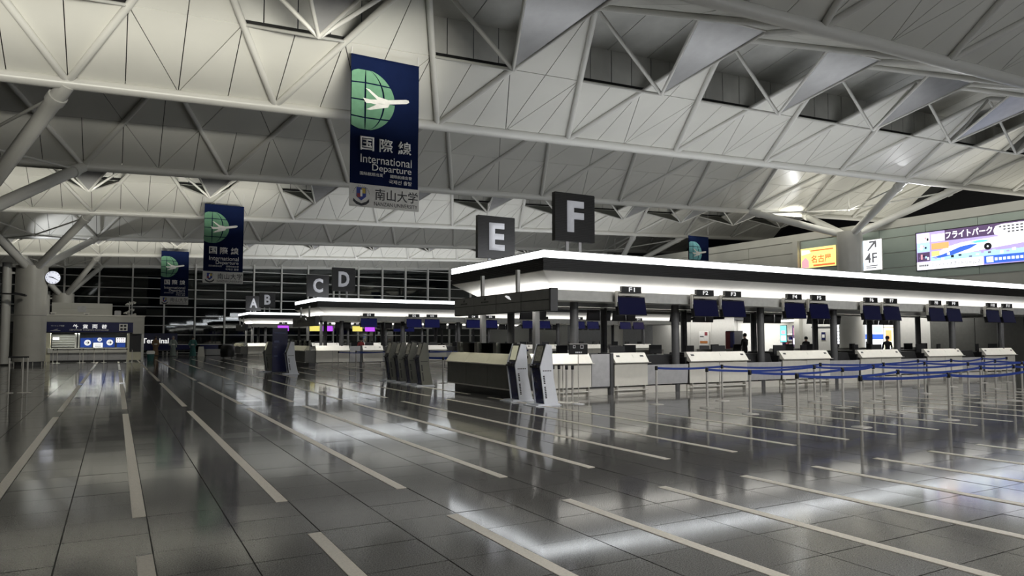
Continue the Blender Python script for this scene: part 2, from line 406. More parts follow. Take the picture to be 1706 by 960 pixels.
for (row, y0, y1, ym) in hoods:
    APH = 1.0085; ya = y1 - 0.758
    for k, xk in enumerate(XN[:-1]):
        ap = P3(xk, ya, APH)
        l0, r0 = P3(xk - 1.3, y0 + LE, 1 + LG), P3(xk + 1.3, y0 + LE, 1 + LG); l1, r1 = P3(xk - V, y1 - LE, 1 + LG), P3(xk + V, y1 - LE, 1 + LG)
        if seen_area([ap + Vector((-1, 0, 0)), ap + Vector((1, 0, 0)), ap + Vector((0, 0, 1))]) == 0 and row == 0 and xk < 0: continue
        h = part('hood', MB().prism([l0, r0, ap], (0, 0.01, 0.04)), M_HOOD, ceiling)
        for (a, b) in ((l0, ap), (r0, ap), (l0, r0)): tube_obj('hood_edge', a, b, 0.05, M_TUBE, h, 8)
        f = part('opening_flap', MB().prism([l1, r1, ap], (0, 0.02, 0.035)), M_FLAP, ceiling)
        for (a, b) in ((l1, ap), (r1, ap), (l1, r1)): tube_obj('flap_edge', a, b, 0.045, M_TUBE, f, 8)
        for sgn in (-1, 1): tube_obj('hood_brace', ap, P3(xk + sgn * half, ym, 1 + RID - 0.015), 0.06, M_TUBE, ceiling, 8)
    # lantern above the ridge: panelled side walls, top and service pipes
    b_ = MB()
    yw1, yw0 = y1 - LE + 0.03, y0 + LE - 0.03
    for xi in range(int((XN[-1] - XN[0]) / 0.9)):
        x0 = XN[0] + xi * 0.9; x1 = x0 + 0.87
        for yw, dy in ((yw1, 0.03), (yw0, -0.03)):
            q = [P3(x0, yw, 1 + LG + 0.02), P3(x1, yw, 1 + LG + 0.02), P3(x1, yw, 1.36), P3(x0, yw, 1.36)]
            b_.prism(q, (0, dy, 0))
    tag(part('lantern_wall_panels', b_, M_SHAFT, ceiling), kind='stuff')
    b_ = MB()
    for xi in range(int((XN[-1] - XN[0]) / 1.79)):
        x0 = XN[0] + xi * 1.79; x1 = x0 + 1.76
        for (ya_, ha, yb_, hb) in ((yw1, 1.36, ym + 0.08, 1.43), (yw0, 1.36, ym - 0.08, 1.43)):
            b_.prism([P3(x0, ya_, ha), P3(x1, ya_, ha), P3(x1, yb_, hb), P3(x0, yb_, hb)], (0, 0, 0.05))
    b_.add([P3(XN[0], ym - 0.1, 1.5), P3(XN[-1], ym - 0.1, 1.5), P3(XN[-1], ym + 0.1, 1.5), P3(XN[0], ym + 0.1, 1.5)], [(0, 1, 2, 3)])
    tag(part('lantern_roof_panels', b_, M_SHAFT, ceiling), kind='stuff')
    for dy, hh in ((0.06, 1.235), (0.10, 1.275)):
        tube_obj('service_pipe', P3(XN[0], y0 + LE + dy, hh), P3(XN[-1], y0 + LE + dy, hh), 0.11, M_TUBE, ceiling, 10)

# ================================================================== WALLS
wall_far = obj('wall_far', MB().box(-14, 66, 79.6, 80, -0.1, 16).mesh('wall_far', M_DARKWALL)); tag(wall_far, kind='structure')
wall_left = thing('wall_left', None, None, (-9.2, 0, 0), kind='structure')
part('wall_surface', MB().box(-9.6, -9.2, -14, 80, 0, 12), M_DARKWALL, wall_left, world=True)
for (ya, yb, za, zb) in ((60, 66.5, 0.9, 1.9), (60, 66.5, 2.1, 3.1), (60, 66.5, 3.3, 5.3)):
    part('wall_panel', MB().box(-9.2, -9.14, ya, yb, za, zb), M_GPANEL, wall_left, world=True)
wall_back = obj('wall_back', MB().box(-14, 66, -14.4, -14, 0, 14).mesh('wall_back', M_DARKWALL)); tag(wall_back, kind='structure')
wall_end = obj('wall_end', MB().box(60, 60.4, -14, 80, 0, 16).mesh('wall_end', M_DARKWALL)); tag(wall_end, kind='structure')

# glazed end wall: mullions, transoms, one pane per bay
window_1 = thing('window_1', None, None, (0, 77.2, 0), kind='structure')
MX = [-9.8 + 2.78 * i for i in range(19)]; TZ = [0.12, 0.95, 1.9, 2.82, 3.73, 4.63, 5.5, 6.4, 7.45, 8.45, 9.4, 10.3]
pane_mesh = {}
for i in range(len(MX) - 1):
    for j in range(len(TZ) - 1):
        p = proj((MX[i] + 1.4, 77.2, TZ[j] + 0.4))
        if p is None or not (-100 < p[0] < 1300): continue
        wd, ht = MX[i + 1] - MX[i] - 0.1, TZ[j + 1] - TZ[j] - 0.05
        kk = round(ht, 3)
        if kk not in pane_mesh: pane_mesh[kk] = MB().box(-wd / 2, wd / 2, -0.012, 0.012, -ht / 2, ht / 2).mesh('pane', M_GLASS)
        po = obj('pane', pane_mesh[kk], window_1, ((MX[i] + MX[i + 1]) / 2, 0, (TZ[j] + TZ[j + 1]) / 2))
        po.rotation_euler = (random.uniform(-0.004, 0.004), 0, random.uniform(-0.004, 0.004))
for i, x in enumerate(MX):
    b_ = MB().box(x - 0.07, x + 0.07, -0.32, 0.06, 0, 10.6); part('mullion', b_, M_TUBE, window_1)
for z in TZ:
    part('transom', MB().box(MX[0], MX[-1], -0.12, 0.05, z - 0.035, z + 0.035), M_TUBE, window_1)
part('sill', MB().box(MX[0], MX[-1], -0.3, 0.1, 0, 0.1), M_BLACK, window_1)

# right wall with cladding, coping, passage and lit panels
XW = 40.2
wall_right = thing('wall_right', None, None, (XW, 0, 0), kind='structure')
part('wall_surface', MB().box(XW, XW + 0.5, 2, 38.7, 3.4, 8.1), M_WALL, wall_right, world=True)
part('wall_surface', MB().box(XW, XW + 0.5, 38.7, 78, 3.0, 8.1), M_WALL, wall_right, world=True)
part('coping', MB().box(XW - 0.08, XW + 0.6, 2, 78, 8.1, 8.6), M_WALL, wall_right, world=True)
for i in range(8):
    for (za, zb) in ((5.0, 5.7), (5.75, 6.6), (6.65, 7.5), (7.55, 8.05)):
        ya = 9.3 + i * 2.8
        part('cladding_panel', MB().box(XW - 0.05, XW, ya + 0.015, ya + 2.785, za, zb), M_WALLG, wall_right, world=True)
for i in range(6):
    for (za, zb) in ((4.9, 6.1), (6.15, 7.3), (7.35, 8.05)):
        ya = 32.2 + i * 4
        part('cladding_panel', MB().box(XW - 0.05, XW, ya + 0.015, ya + 3.985, za, zb), M_WALL, wall_right, world=True)
part('pilaster', MB().box(XW - 0.35, XW, 31.75, 32.15, 0, 8.1), M_WALL, wall_right, world=True)
part('ledge', MB().box(XW - 0.5, XW + 0.1, 2, 78, 3.2, 3.5), M_WALL, wall_right, world=True)

# ================================================================== COLUMNS
def column(label, xc, yc, top, node_x, rows, rad, base=0.0, pipe=True):
    c = thing('column', label, None, (xc, yc, base), kind='structure')
    for (za, zb) in ((0.22, top * 0.5 - 0.012), (top * 0.5 + 0.012, top)): part('shaft', MB().lathe([(rad, za), (rad, zb)], 32), M_COLUMN, c)
    part('shaft_joint', MB().lathe([(rad - 0.02, top * 0.5 - 0.02), (rad - 0.02, top * 0.5 + 0.02)], 32), M_DGREY, c)
    part('base_ring', MB().lathe([(rad - 0.06, 0), (rad - 0.06, 0.22)], 28), M_DGREY, c)
    for k in range(10):
        an = 2 * math.pi * k / 10
        part('guard_post', MB().cyl((rad * math.cos(an) * 1.03, rad * math.sin(an) * 1.03, 0), (rad * math.cos(an) * 1.03, rad * math.sin(an) * 1.03, 0.2), 0.03, 8), M_STEEL, c)
    nodes = []
    for nx in node_x:
        for rw in rows:
            nodes.append((nx, rw)); p1 = P3(nx, CH[rw], 0.985) - Vector((xc, yc, base))
            d = Vector((p1.x, p1.y, 0)).normalized() * rad * 0.55
            p0 = Vector((d.x, d.y, top - 0.15))
            s = tube_obj('strut', p0, p1, 0.21, M_TUBE, c, 16)
            part('strut_collar', MB().cyl(p1 - (p1 - p0).normalized() * 0.8, p1 - (p1 - p0).normalized() * 0.55, 0.25, 14), M_TUBE, c)
    hub = P3(xc, (CH[rows[0]] + CH[rows[1]]) / 2, 0.9) - Vector((xc, yc, base))
    for (nx, rw) in nodes: tube_obj('tie_rod', hub, P3(nx, CH[rw], 0.96) - Vector((xc, yc, base)), 0.045, M_TUBE, c, 8)
    tube_obj('hanger_rod', hub, hub + Vector((0, 0, 1.0)), 0.02, M_TUBE, c, 6)
    part('rod_hub', MB().lathe([(0.02, -0.1), (0.1, -0.04), (0.1, 0.04), (0.02, 0.1)], 10, tuple(hub)), M_TUBE, c)
    if pipe:
        px = -rad - 0.38
        part('downpipe', MB().cyl((px, -0.1, 0.1), (px, -0.1, top + 0.15), 0.24, 16), M_TUBE, c)
        for z in (0.12, top - 0.5): part('pipe_bracket', MB().box(px, -rad + 0.2, -0.2, 0.0, z, z + 0.12), M_TUBE, c)
    return c
xl = (XN[1] + XN[2]) / 2
column('white column with branching struts at the far left, nearest of the left row', xl - 0.2, ROW[1] * .5 + ROW[2] * .5, 5.6, (XN[1], XN[2]), (1, 2), 0.78)
column('white round column with branching struts and a downpipe left of the currency counter', xl - 0.35, 49.4, 5.75, (XN[1], XN[2]), (3, 4), 0.80)
column('white column standing behind the currency counter beside the clock', xl, 71.6, 5.4, (XN[1], XN[2]), (5, 6), 0.80)
xr = (XN[9] + XN[10]) / 2
column('grey column branching to the roof in front of the yellow wall advertisement', xr + 0.15, 27.3, 8.05, (XN[9], XN[10]), (1, 2), 0.72, pipe=False)
column('white branching column rising behind the second counter island at right', xr - 0.3, 50.2, 7.6, (XN[9], XN[10]), (3, 4), 0.78, pipe=False)

# ================================================================== CHECK-IN ISLANDS
ORD = ['first', 'second', 'third', 'fourth', 'fifth', 'sixth', 'seventh', 'eighth', 'ninth', 'tenth', 'eleventh', 'twelfth', 'thirteenth', 'fourteenth', 'fifteenth', 'sixteenth']
WHERE = {'F': 'near', 'D': 'middle', 'B': 'far', 'H': 'unseen nearest', 'E': 'near', 'C': 'middle', 'A': 'far'}
def ring(mb, x0, x1, y0, y1, prof):
    """sweep a (inset, z) profile round a rectangle"""
    n = len(prof); vs = []
    for (i, z) in prof: vs += [(x0 + i, y0 + i, z), (x1 - i, y0 + i, z), (x1 - i, y1 - i, z), (x0 + i, y1 - i, z)]
    fs = []
    for k in range(n):
        k2 = (k + 1) % n
        for c in range(4): fs.append((k * 4 + c, k * 4 + (c + 1) % 4, k2 * 4 + (c + 1) % 4, k2 * 4 + c))
    mb.add(vs, fs)
def canopy(nm, cx, cy):
    t = thing('counter_canopy', f'long flat canopy with glowing white rim over the {WHERE[nm]} check-in island', 'canopy', (cx, cy, 0))
    L, W = CL, CW
    seg = 1.22
    n = int(L / seg)
    for k in range(n):
        part('rim_light_panel', MB().box(k * seg + 0.008, (k + 1) * seg - 0.008, 0, 0.05, 3.57, 3.74), M_BAND, t)
        if nm == 'F' and k % 1 == 0: pass
    b_ = MB()
    for k in range(n): b_.box(k * seg + 0.008, (k + 1) * seg - 0.008, W - 0.05, W, 3.57, 3.74)
    part('rim_light_back', b_, M_BAND, t)
    m_ = 5
    for k in range(m_): part('rim_light_panel', MB().box(0, 0.05, 0.06 + k * (W - .12) / m_ + 0.008, 0.06 + (k + 1) * (W - .12) / m_ - 0.008, 3.57, 3.74), M_BAND, t)
    b_ = MB(); ring(b_, -0.01, L + .01, -0.01, W + .01, [(0, 3.74), (0, 3.765), (0.08, 3.765), (0.08, 3.74)])
    ring(b_, 0.02, L - .02, 0.02, W - .02, [(0.03, 3.55), (0.03, 3.75), (0.1, 3.75), (0.1, 3.55)]); part('rim_frame', b_, M_BEAM, t)
    b_ = MB()
    ring(b_, 0.03, L - 0.03, 0.03, W - 0.03, [(0, 3.24), (0, 3.57), (0.05, 3.57), (0.05, 3.24)])
    for k in range(7): ring(b_, 0, L, 0, W, [(0, 3.25 + k * 0.046), (0, 3.275 + k * 0.046), (0.04, 3.275 + k * 0.046), (0.04, 3.25 + k * 0.046)])
    tag(part('louvred_fascia', b_, M_FASCIA, t), kind='stuff')
    b_ = MB(); ring(b_, 0, L, 0, W, [(0.02, 3.235), (0.86, 2.70), (0.90, 2.74), (0.06, 3.275)]); part('soffit', b_, M_SOFFIT, t)
    b_ = MB(); ring(b_, 0, L, 0, W, [(0.36, 2.53), (0.36, 2.80), (0.40, 2.80), (0.40, 2.57), (1.1, 2.57), (1.1, 2.53)]); part('beam', b_, M_BEAM, t)
    part('ceiling_deck', MB().box(0.85, L - 0.85, 0.85, W - 0.85, 2.60, 2.72), M_BLACK, t)
    part('top_deck', MB().box(0.1, L - 0.1, 0.1, W - 0.1, 3.55, 3.66), M_BEAM, t)
    for k in range(8):
        x = 1.6 + 3.6 * k
        if x > L - 0.5: break
        for y in (1.0, W - 1.0):
            part('column', MB().cyl((x, y, 0), (x, y, 2.58), 0.115, 14), M_DGREY, t)
            part('soffit_post', MB().box(x + 0.25, x + 0.43, y - 0.2 if y < 2 else y + .02, y - 0.02 if y < 2 else y + .2, 2.75, 3.1), M_BEAM, t)
    for x in (0.52,):
        for y in (1.2, 4.3): part('corner_post', MB().box(x - 0.07, x + 0.07, y - 0.07, y + 0.07, 0, 2.58), M_DGREY, t)
    return t
def letter_sign(ch, x, y, zb, z0):
    t = thing('letter_sign', f'square black slatted sign with a big white letter {ch} standing on a canopy', 'sign', (x, y, zb), group=None)
    wd, ht, d = 1.3, 1.33, 0.16; h0 = z0 - zb
    part('sign_box', MB().box(-wd / 2, wd / 2, -d / 2, d / 2, h0, h0 + ht), M_BLACK, t)
    b_ = MB()
    for k in range(30):
        z = h0 + 0.012 + k * (ht - 0.02) / 30
        b_.box(-wd / 2 - 0.008, wd / 2 + 0.008, -d / 2 - 0.012, -d / 2, z, z + 0.028)
    tag(part('slats', b_, M_FASCIA, t), kind='stuff')
    for px in (-0.22, 0.2): part('post', MB().box(px - 0.045, px + 0.045, -0.03, 0.03, 0, h0 + 0.03), M_LETTER, t)
    lw = {'A': .66, 'B': .52, 'C': .6, 'D': .62, 'E': .54, 'F': .54}[ch]
    text('letter', ch, t, (0, -d / 2 - 0.012, h0 + ht / 2 + 0.02), lw, 0.86, M_SIGNLETTER, bold=0.035, depth=0.03)
    return t
MON_X = [12.10, 14.79, 15.91, 18.6, 19.76, 22.48, 23.6, 26.3, 27.43, 30.15, 31.3]
MON_M = {}
def monitor(letter, k, x, y, rot=0, screen=None, lit=None):
    t = thing('overhead_monitor', f'{"purple lit" if lit == "p" else "yellow lit" if lit == "y" else "dark blue"} screen hanging under number plate {letter}{k} of the {WHERE[letter]} island', 'monitor', (x, y, 0), rot, f'overhead screens of the {WHERE[letter]} island')
    if 'plate' not in MON_M:
        MON_M['plate'] = MB().box(-0.33, 0.33, -0.05, 0.05, 2.77, 2.945).mesh('number_plate', M_BLACK, bevel=0.006)
        MON_M['bar'] = MB().box(-0.46, 0.46, -0.06, 0.08, 2.69, 2.745).box(-0.5, -0.46, -0.03, 0.05, 2.4, 2.80).box(-0.5, -0.33, -0.02, 0.02, 2.79, 2.815).mesh('mount_bar', M_CREAM)
        MON_M['arm'] = MB().box(-0.05, 0.05, 0.02, 0.30, 2.62, 2.70).box(-0.03, 0.03, 0.1, 0.16, 2.2, 2.7).mesh('mount_arm', M_DGREY)
        MON_M['case'] = MB().prism([(-0.48, 0.0, 2.67), (-0.48, 0.10, 2.67), (-0.48, 0.02, 2.17), (-0.48, -0.10, 2.17)], (0.96, 0, 0)).mesh('screen_case', M_BLACK)
    MB_ = MON_M
    obj('number_plate', MB_['plate'], t); obj('mount_bar', MB_['bar'], t); obj('mount_arm', MB_['arm'], t); c = obj('screen_case', MB_['case'], t)
    sm = {'p': M_PURPLE, 'y': M_YSCR, None: screen or M_SCREEN}[lit]
    key = 's' + sm.name
    if key not in MON_M: MON_M[key] = MB().prism([(-0.455, -0.004, 2.65), (-0.455, -0.012, 2.65), (-0.455, -0.108, 2.19), (-0.455, -0.10, 2.19)], (0.91, 0, 0)).mesh('screen', sm)
    obj('screen', MON_M[key], c)
    if rot == 0: text('number', f'{letter}{k}', t, (0.0, -0.051, 2.86), 0.20 if k < 10 else 0.27, 0.115, M_LETTERLIT, bold=0.01, depth=0.003)
    return t
DESK_X = [(11.97, 13.15), (14.73, 17.12), (18.72, 21.06), (22.71, 25.05), (26.70, 29.04), (30.68, 33.0)]
def desk(label, x0, x1, y, rot=0, vents=True, group=None):
    wd = x1 - x0
    t = thing('check_in_desk', label, 'desk', ((x0 + x1) / 2, y, 0), rot, group)
    h = wd / 2
    part('body', MB().box(-h + 0.03, h - 0.03, 0.05, 0.75, 0.22, 0.86), M_DPANEL, t)
    n = 2 if wd > 1.5 else 1
    for i in range(n):
        a = -h + i * wd / n; part('front_panel', MB().box(a + 0.008, a + wd / n - 0.008, 0.02, 0.05, 0.24, 0.855), M_CREAM, t)
    f = part('sloping_flap', MB().prism([(-h, -0.04, 0.885), (-h, 0.16, 1.15), (-h, 0.24, 1.15), (-h, 0.24, 0.885)], (wd, 0, 0)), M_CREAM, t)
    part('lip', MB().box(-h - 0.03, h + 0.05, -0.07, 0.06, 0.868, 0.886), M_STEEL, t)
    if vents:
        nv = Vector((0, -0.265, 0.2)).normalized() * 0.004
        for sx in (-1, 1):
            px = sx * (h - 0.17); b_ = MB()
            def q(dx, s_): return Vector((px + dx, -0.04 + 0.20 * s_, 0.885 + 0.265 * s_)) + nv
            b_.prism([q(-0.06, .55), q(0.06, .55), q(0.06, .72), q(-0.06, .72)], nv); part('socket', b_, M_BLACK, f)
        b_ = MB(); px = 0.12
        b_.prism([q(-0.006 - px + 0.1 + 0.0, .5), q(0.012 - px + 0.1, .5), q(0.012 - px + 0.1, .8), q(-0.006 - px + 0.1, .8)], nv)
        part('latch', b_, M_STEEL, f)
    part('worktop', MB().box(-h, h, 0.2, 0.85, 0.86, 0.9), M_DGREY, t)
    part('plinth', MB().box(-h, h, 0.12, 0.6, 0.0, 0.2), M_CREAM, t)
    part('foot_rail', MB().cyl((-h, 0.02, 0.12), (h, 0.02, 0.12), 0.018, 8), M_STEEL, t)
    for i in range(n + 1):
        xx = -h + 0.1 + i * (wd - 0.2) / n
        part('rail_leg', MB().box(xx - 0.012, xx + 0.012, 0.0, 0.12, 0.0, 0.24), M_STEEL, t)
    return t
def baggage(label, x0, x1, y, rot=0, group=None):
    wd = x1 - x0; h = wd / 2
    t = thing('baggage_scale', label, 'baggage scale', ((x0 + x1) / 2, y, 0), rot, group)
    part('front_panel', MB().prism([(-h + .02, 0.10, 0.24), (-h + .02, 0.12, 0.24), (-h + .02, 0.07, 0.80), (-h + .02, 0.05, 0.80)], (wd - .04, 0, 0)), M_GPANEL, t)
    part('belt_bed', MB().box(-h + .04, h - .04, 0.2, 1.6, 0.3, 0.5), M_BLACK, t)
    part('side_rail', MB().box(-h + .02, -h + .08, 0.12, 1.6, 0.3, 1.0), M_BLACK, t); part('side_rail', MB().box(h - .08, h - .02, 0.12, 1.6, 0.3, 1.0), M_BLACK, t)
    part('hood_cover', MB().prism([(-h + .1, 0.35, 0.78), (-h + .1, 0.45, 1.06), (-h + .1, 1.5, 1.06), (-h + .1, 1.5, 0.78)], (wd - .2, 0, 0)), M_BLACK, t)
    part('plinth', MB().box(-h, h, 0.18, 1.4, 0, 0.2), M_CREAM, t)
    return t
CMP = {}
def desk_computer(label, x, y, z, rot, group, h=0.0):
    t = thing('computer_monitor', label, 'monitor', (x, y, z), rot, group)
    if not CMP:
        CMP['s'] = MB().box(-0.24, 0.24, -0.02, 0.025, 0.12, 0.43).mesh('display', M_BLACK, bevel=0.006); CMP['n'] = MB().box(-0.04, 0.04, 0.0, 0.04, 0.01, 0.2).mesh('stand', M_BLACK)
        CMP['b'] = MB().lathe([(0.11, 0), (0.11, 0.012)], 12).mesh('foot', M_BLACK)
    obj('display', CMP['s'], t); obj('stand', CMP['n'], t); obj('foot', CMP['b'], t)
PRN = {}
def printer(label, x, y, z, rot, group, pale=False):
    t = thing('ticket_printer', label, 'printer', (x, y, z), rot, group)
    k = 'p' if pale else 'd'
    if k not in PRN:
        PRN[k] = (MB().prism([(-.14, -.16, 0), (-.14, .16, 0), (-.14, .16, .22), (-.14, -.06, .22), (-.14, -.16, .13)], (.28, 0, 0)).mesh('housing', M_WHITEWALL if pale else M_BLACK, bevel=0.01), MB().box(-.09, .09, -.19, -.06, .09, .10).mesh('paper_tray', M_DGREY))
    obj('housing', PRN[k][0], t); obj('paper_tray', PRN[k][1], t)
def island(nf, nb, cx, cy, full):
    dx = cx - 9.2; fy = cy + 0.75; by = cy + CW - 0.65
    canopy(nf, cx, cy)
    pos = WHERE[nf]
    # end counter facing the aisle
    ex = 8.75 + dx; y0, y1 = fy + 0.1, by - 0.05
    t = thing('end_counter', f'beige topped grey counter closing the aisle end of the {pos} island', 'counter', (ex, (y0 + y1) / 2, 0))
    hh = (y1 - y0) / 2
    for k in range(3):
        a = -hh + k * 2 * hh / 3; b = a + 2 * hh / 3
        part('flap', MB().prism([(-0.04, a + .006, 0.885), (0.16, a + .006, 1.14), (0.26, a + .006, 1.14), (0.26, a + .006, 0.885)], (0, b - a - .012, 0)), M_BEIGE, t)
        part('front_panel', MB().box(0.02, 0.06, a + .006, b - .006, 0.26, 0.85), M_DPANEL, t)
    part('lip', MB().box(-0.07, 0.06, -hh - .02, hh + .02, 0.86, 0.886), M_CREAM, t)
    part('carcass', MB().box(0.06, 0.7, -hh, hh, 0.22, 0.9), M_DPANEL, t)
    part('bottom_trim', MB().box(0.0, 0.08, -hh, hh, 0.225, 0.255), M_STEEL, t)
    part('plinth', MB().box(0.25, 0.65, -hh + .05, hh - .05, 0, 0.22), M_DGREY, t)
    if full:
        for k in range(4):
            yy = -hh + 0.25 + k * (2 * hh - 0.5) / 3
            part('divider_post', MB().box(0.28, 0.36, yy - 0.09, yy + 0.09, 0.9, 1.44), M_DPANEL, t)
            if k < 3: part('clear_divider', MB().box(0.31, 0.33, yy + 0.1, yy + (2 * hh - 0.5) / 3 - 0.1, 1.0, 1.42), M_CLEAR, t)
    # white closed desk and grey cabinet at the corner
    desk(f'short white counter at the aisle corner of the {pos} island beside a grey cabinet', 9.35 + dx, 11.2 + dx, fy, vents=False)
    c = thing('grey_cabinet', f'plain mid-grey cabinet between the first two white counters of the {pos} island', 'cabinet', (11.56 + dx, fy, 0))
    part('door_panel', MB().box(-0.33, 0.27, 0.05, 0.1, 0.24, 1.12), M_GPANEL, c); part('side_frame', MB().box(0.28, 0.38, 0.02, 0.6, 0.0, 1.14), M_DGREY, c)
    part('carcass', MB().box(-0.33, 0.27, 0.1, 0.6, 0.2, 1.1), M_DGREY, c); part('plinth', MB().box(-0.33, 0.27, 0.15, 0.6, 0, 0.2), M_CREAM, c)
    for k, (a, b) in enumerate(DESK_X):
        if not full and k > 3: break
        o_ = ORD[k]
        desk(f'white sloping desk, {o_} from the aisle along the {pos} island front', a + dx, b + dx, fy, group=f'white desks along the front of the {pos} island')
        if k < 5: baggage(f'grey fronted baggage scale, {o_} from the aisle on the {pos} island front', b + dx, DESK_X[k + 1][0] + dx, fy, group=f'baggage scales along the front of the {pos} island')
        for q_ in range(1 if k == 0 else 2):
            xx = a + dx + 0.55 + 1.2 * q_
            n_ = ORD[(0 if k == 0 else 2 * k - 1) + q_]
            desk_computer(f'black desk computer behind the {n_} front counter place of the {pos} island', xx, fy + 0.6, 0.9, math.pi + (0.3 if (k + q_) % 2 else -0.2), f'desk computers on the front of the {pos} island')
            if full: printer(f'black ticket printer beside the {n_} desk computer on the {pos} island front', xx + 0.5, fy + 0.65, 0.9, math.pi, f'ticket printers on the front of the {pos} island')
        # rear row seen from behind
        if k < (6 if full else 3):
            desk(f'rear desk seen from behind, {o_} from the aisle on the {pos} island', a + dx, b + dx, by, math.pi, vents=False, group=f'rear desks of the {pos} island')
            if k < 5: baggage(f'black baggage scale, {o_} from the aisle in the {pos} island rear row', b + dx, DESK_X[k + 1][0] + dx, by, math.pi, group=f'rear baggage scales of the {pos} island')
            if full:
                for q_ in range(1 if k == 0 else 2):
                    n_ = ORD[(0 if k == 0 else 2 * k - 1) + q_]
                    desk_computer(f'black desk computer on the {n_} rear counter place of the {pos} island', a + dx + 0.6 + 1.15 * q_, by - 0.55, 0.9, 0.2 * (-1) ** k, f'desk computers on the rear of the {pos} island')
    for k, x in enumerate(MON_X):
        if nf == 'B' and k > 6: break
        monitor(nf, k + 1, x + dx, cy + 0.2, lit=(None if nf != 'B' or k > 4 else 'py'[k % 2]), screen=M_SCREEN if nf != 'F' else M_SCREEND)
        if nf != 'B':
            lit = None
            
            monitor(nb, k + 1, x + dx, cy + CW - 0.2, math.pi, lit=lit)
    # airline boards over the end counter
    bx = 8.9 + dx
    t = thing('airline_board', f'long grey hanging board of eight panels over the aisle end of the {pos} island', 'sign board', (bx, cy, 2.21))
    ya, yb = -0.84, 4.56
    part('frame', MB().box(0, 0.14, ya, yb, 0, 0.52), M_BLACK, t)
    nn = 4
    for k in range(nn):
        a = ya + 0.06 + k * (yb - ya - .06) / nn; b = a + (yb - ya - .06) / nn
        for (za, zb) in ((0.02, 0.25), (0.27, 0.5)):
            pn = part('board_panel', MB().box(-0.02, 0.0, a + .02, b - .02, za, zb), M_BOARD, t)
        ym_ = (a + b) / 2
        if k == 1: part('logo_mark', MB().prism([(-0.02, ym_ - .16, .33), (-0.02, ym_ - .02, .36), (-0.02, ym_ + .17, .44), (-0.02, ym_ + .10, .46), (-0.02, ym_ - .06, .43)][::-1], (-0.004, 0, 0)), M_LETTERLIT, t)
        if k in (2, 3):
            b_ = MB()
            for q_ in range(6): b_.box(-0.024, -0.02, ym_ - 0.22 + q_ * .075, ym_ - 0.17 + q_ * .075, .32, .36)
            b_.prism([(-0.02, ym_ - .06, .39), (-0.02, ym_ + .06, .39), (-0.02, ym_ - .04, .47)], (-0.004, 0, 0))
            part('logo_mark', b_, M_BLACK, t)
    part('end_cap', MB().box(-0.03, 0.17, ya - 0.02, ya + 0.06, -0.01, 0.53), M_DGREY, t)
    for yy in (0.9, 2.9): part('hanger', MB().box(0.05, 0.13, yy - 0.05, yy + 0.05, 0.5, 1.1), M_BEAM, t); part('hanger_arm', MB().box(0.1, 0.72, yy - 0.04, yy + 0.04, 0.42, 0.5), M_BEAM, t)
    # letters on top
    letter_sign(nf, 10.93 + dx, cy + 1.2, 3.66, 4.2); letter_sign(nb, 10.35 + dx, cy + 4.7, 3.66, 4.05)
for (nf, nb, cx, cy, k) in ISLANDS:
    if nf == 'H': canopy(nf, cx, cy)
    else: island(nf, nb, cx, cy, nf in 'FD')

# ================================================================== KIOSKS
KM = {}
def kiosk(label, x, y, pale, group, screen_lit):
    t = thing('check_in_kiosk', label, 'kiosk', (x, y, 0), 0, group)
    prof = [(-.23, .89), (-.06, 1.42), (.09, 1.39), (.14, .63), (.27, .04), (-.11, .04)]
    inner = [(-.20, .88), (-.045, 1.41), (.07, 1.38), (.12, .63), (.25, .04), (-.08, .04)]
    sm = M_KWHITE if pale else M_KOLIVE
    key = pale
    if key not in KM:
        d = {}
        d['a'] = MB().prism([(p[0], 0, p[1]) for p in prof], (0, 0.035, 0)).mesh('side_panel', sm, bevel=0.006)
        d['b'] = MB().prism([(p[0], 0.425, p[1]) for p in prof], (0, 0.035, 0)).mesh('side_panel', sm, bevel=0.006)
        d['c'] = MB().prism([(p[0], 0.035, p[1]) for p in inner], (0, 0.39, 0)).mesh('body', M_NAVY)
        d['base'] = MB().prism([(-.38, -.06, 0), (.32, -.06, 0), (.32, .52, 0), (-.38, .52, 0)], (0, 0, .012)).prism([(-.30, -.03, .012), (.29, -.03, .012), (.29, .49, .012), (-.30, .49, .012)], (0, 0, .03)).mesh('base_plate', M_KWHITE)
        d['bezel'] = MB().prism([(-.175, .06, .98), (-.06, .06, 1.40), (-.05, .06, 1.40), (-.165, .06, .98)], (0, .34, 0)).mesh('screen_bezel', M_BLACK)
        d['shelf'] = MB().box(-.28, -.18, .07, .39, .87, .905).box(-.26, -.17, .10, .2, .905, .935).mesh('keypad_shelf', M_BLACK)
        d['slot'] = MB().box(-.245, -.20, .24, .37, .93, .96).mesh('card_slot', M_DGREY)
        b_ = MB()
        for q_ in range(5): b_.box(-.16 + q_ * .05, -.13 + q_ * .05, -.003, 0, .79, .815)
        for z0, z1 in ((.50, .70), (.17, .42)):
            zz = z0
            while zz < z1:
                xo = -.16 + (.70 - zz) * .13; b_.box(xo, xo + .045, -.003, 0, zz, zz + .03); zz += .04
        d['mark'] = b_.mesh('side_lettering', M_INK)
        KM[key] = d
    d = KM[key]
    for n_, k_ in (('side_panel', 'a'), ('side_panel', 'b'), ('body', 'c'), ('base_plate', 'base'), ('keypad_shelf', 'shelf'), ('card_slot', 'slot'), ('side_lettering', 'mark')): obj(n_, d[k_], t)
    bz = obj('screen_bezel', d['bezel'], t)
    part('screen', MB().prism([(-.172, .09, 1.02), (-.078, .09, 1.37), (-.082, .09, 1.37), (-.176, .09, 1.02)], (0, .28, 0)), screen_lit, bz)
M_KSCR = mat('kiosk_pale_screen', (0.3, 0.3, 0.22), 0.25, emit=0.25, ecol=(0.8, 0.78, 0.55))
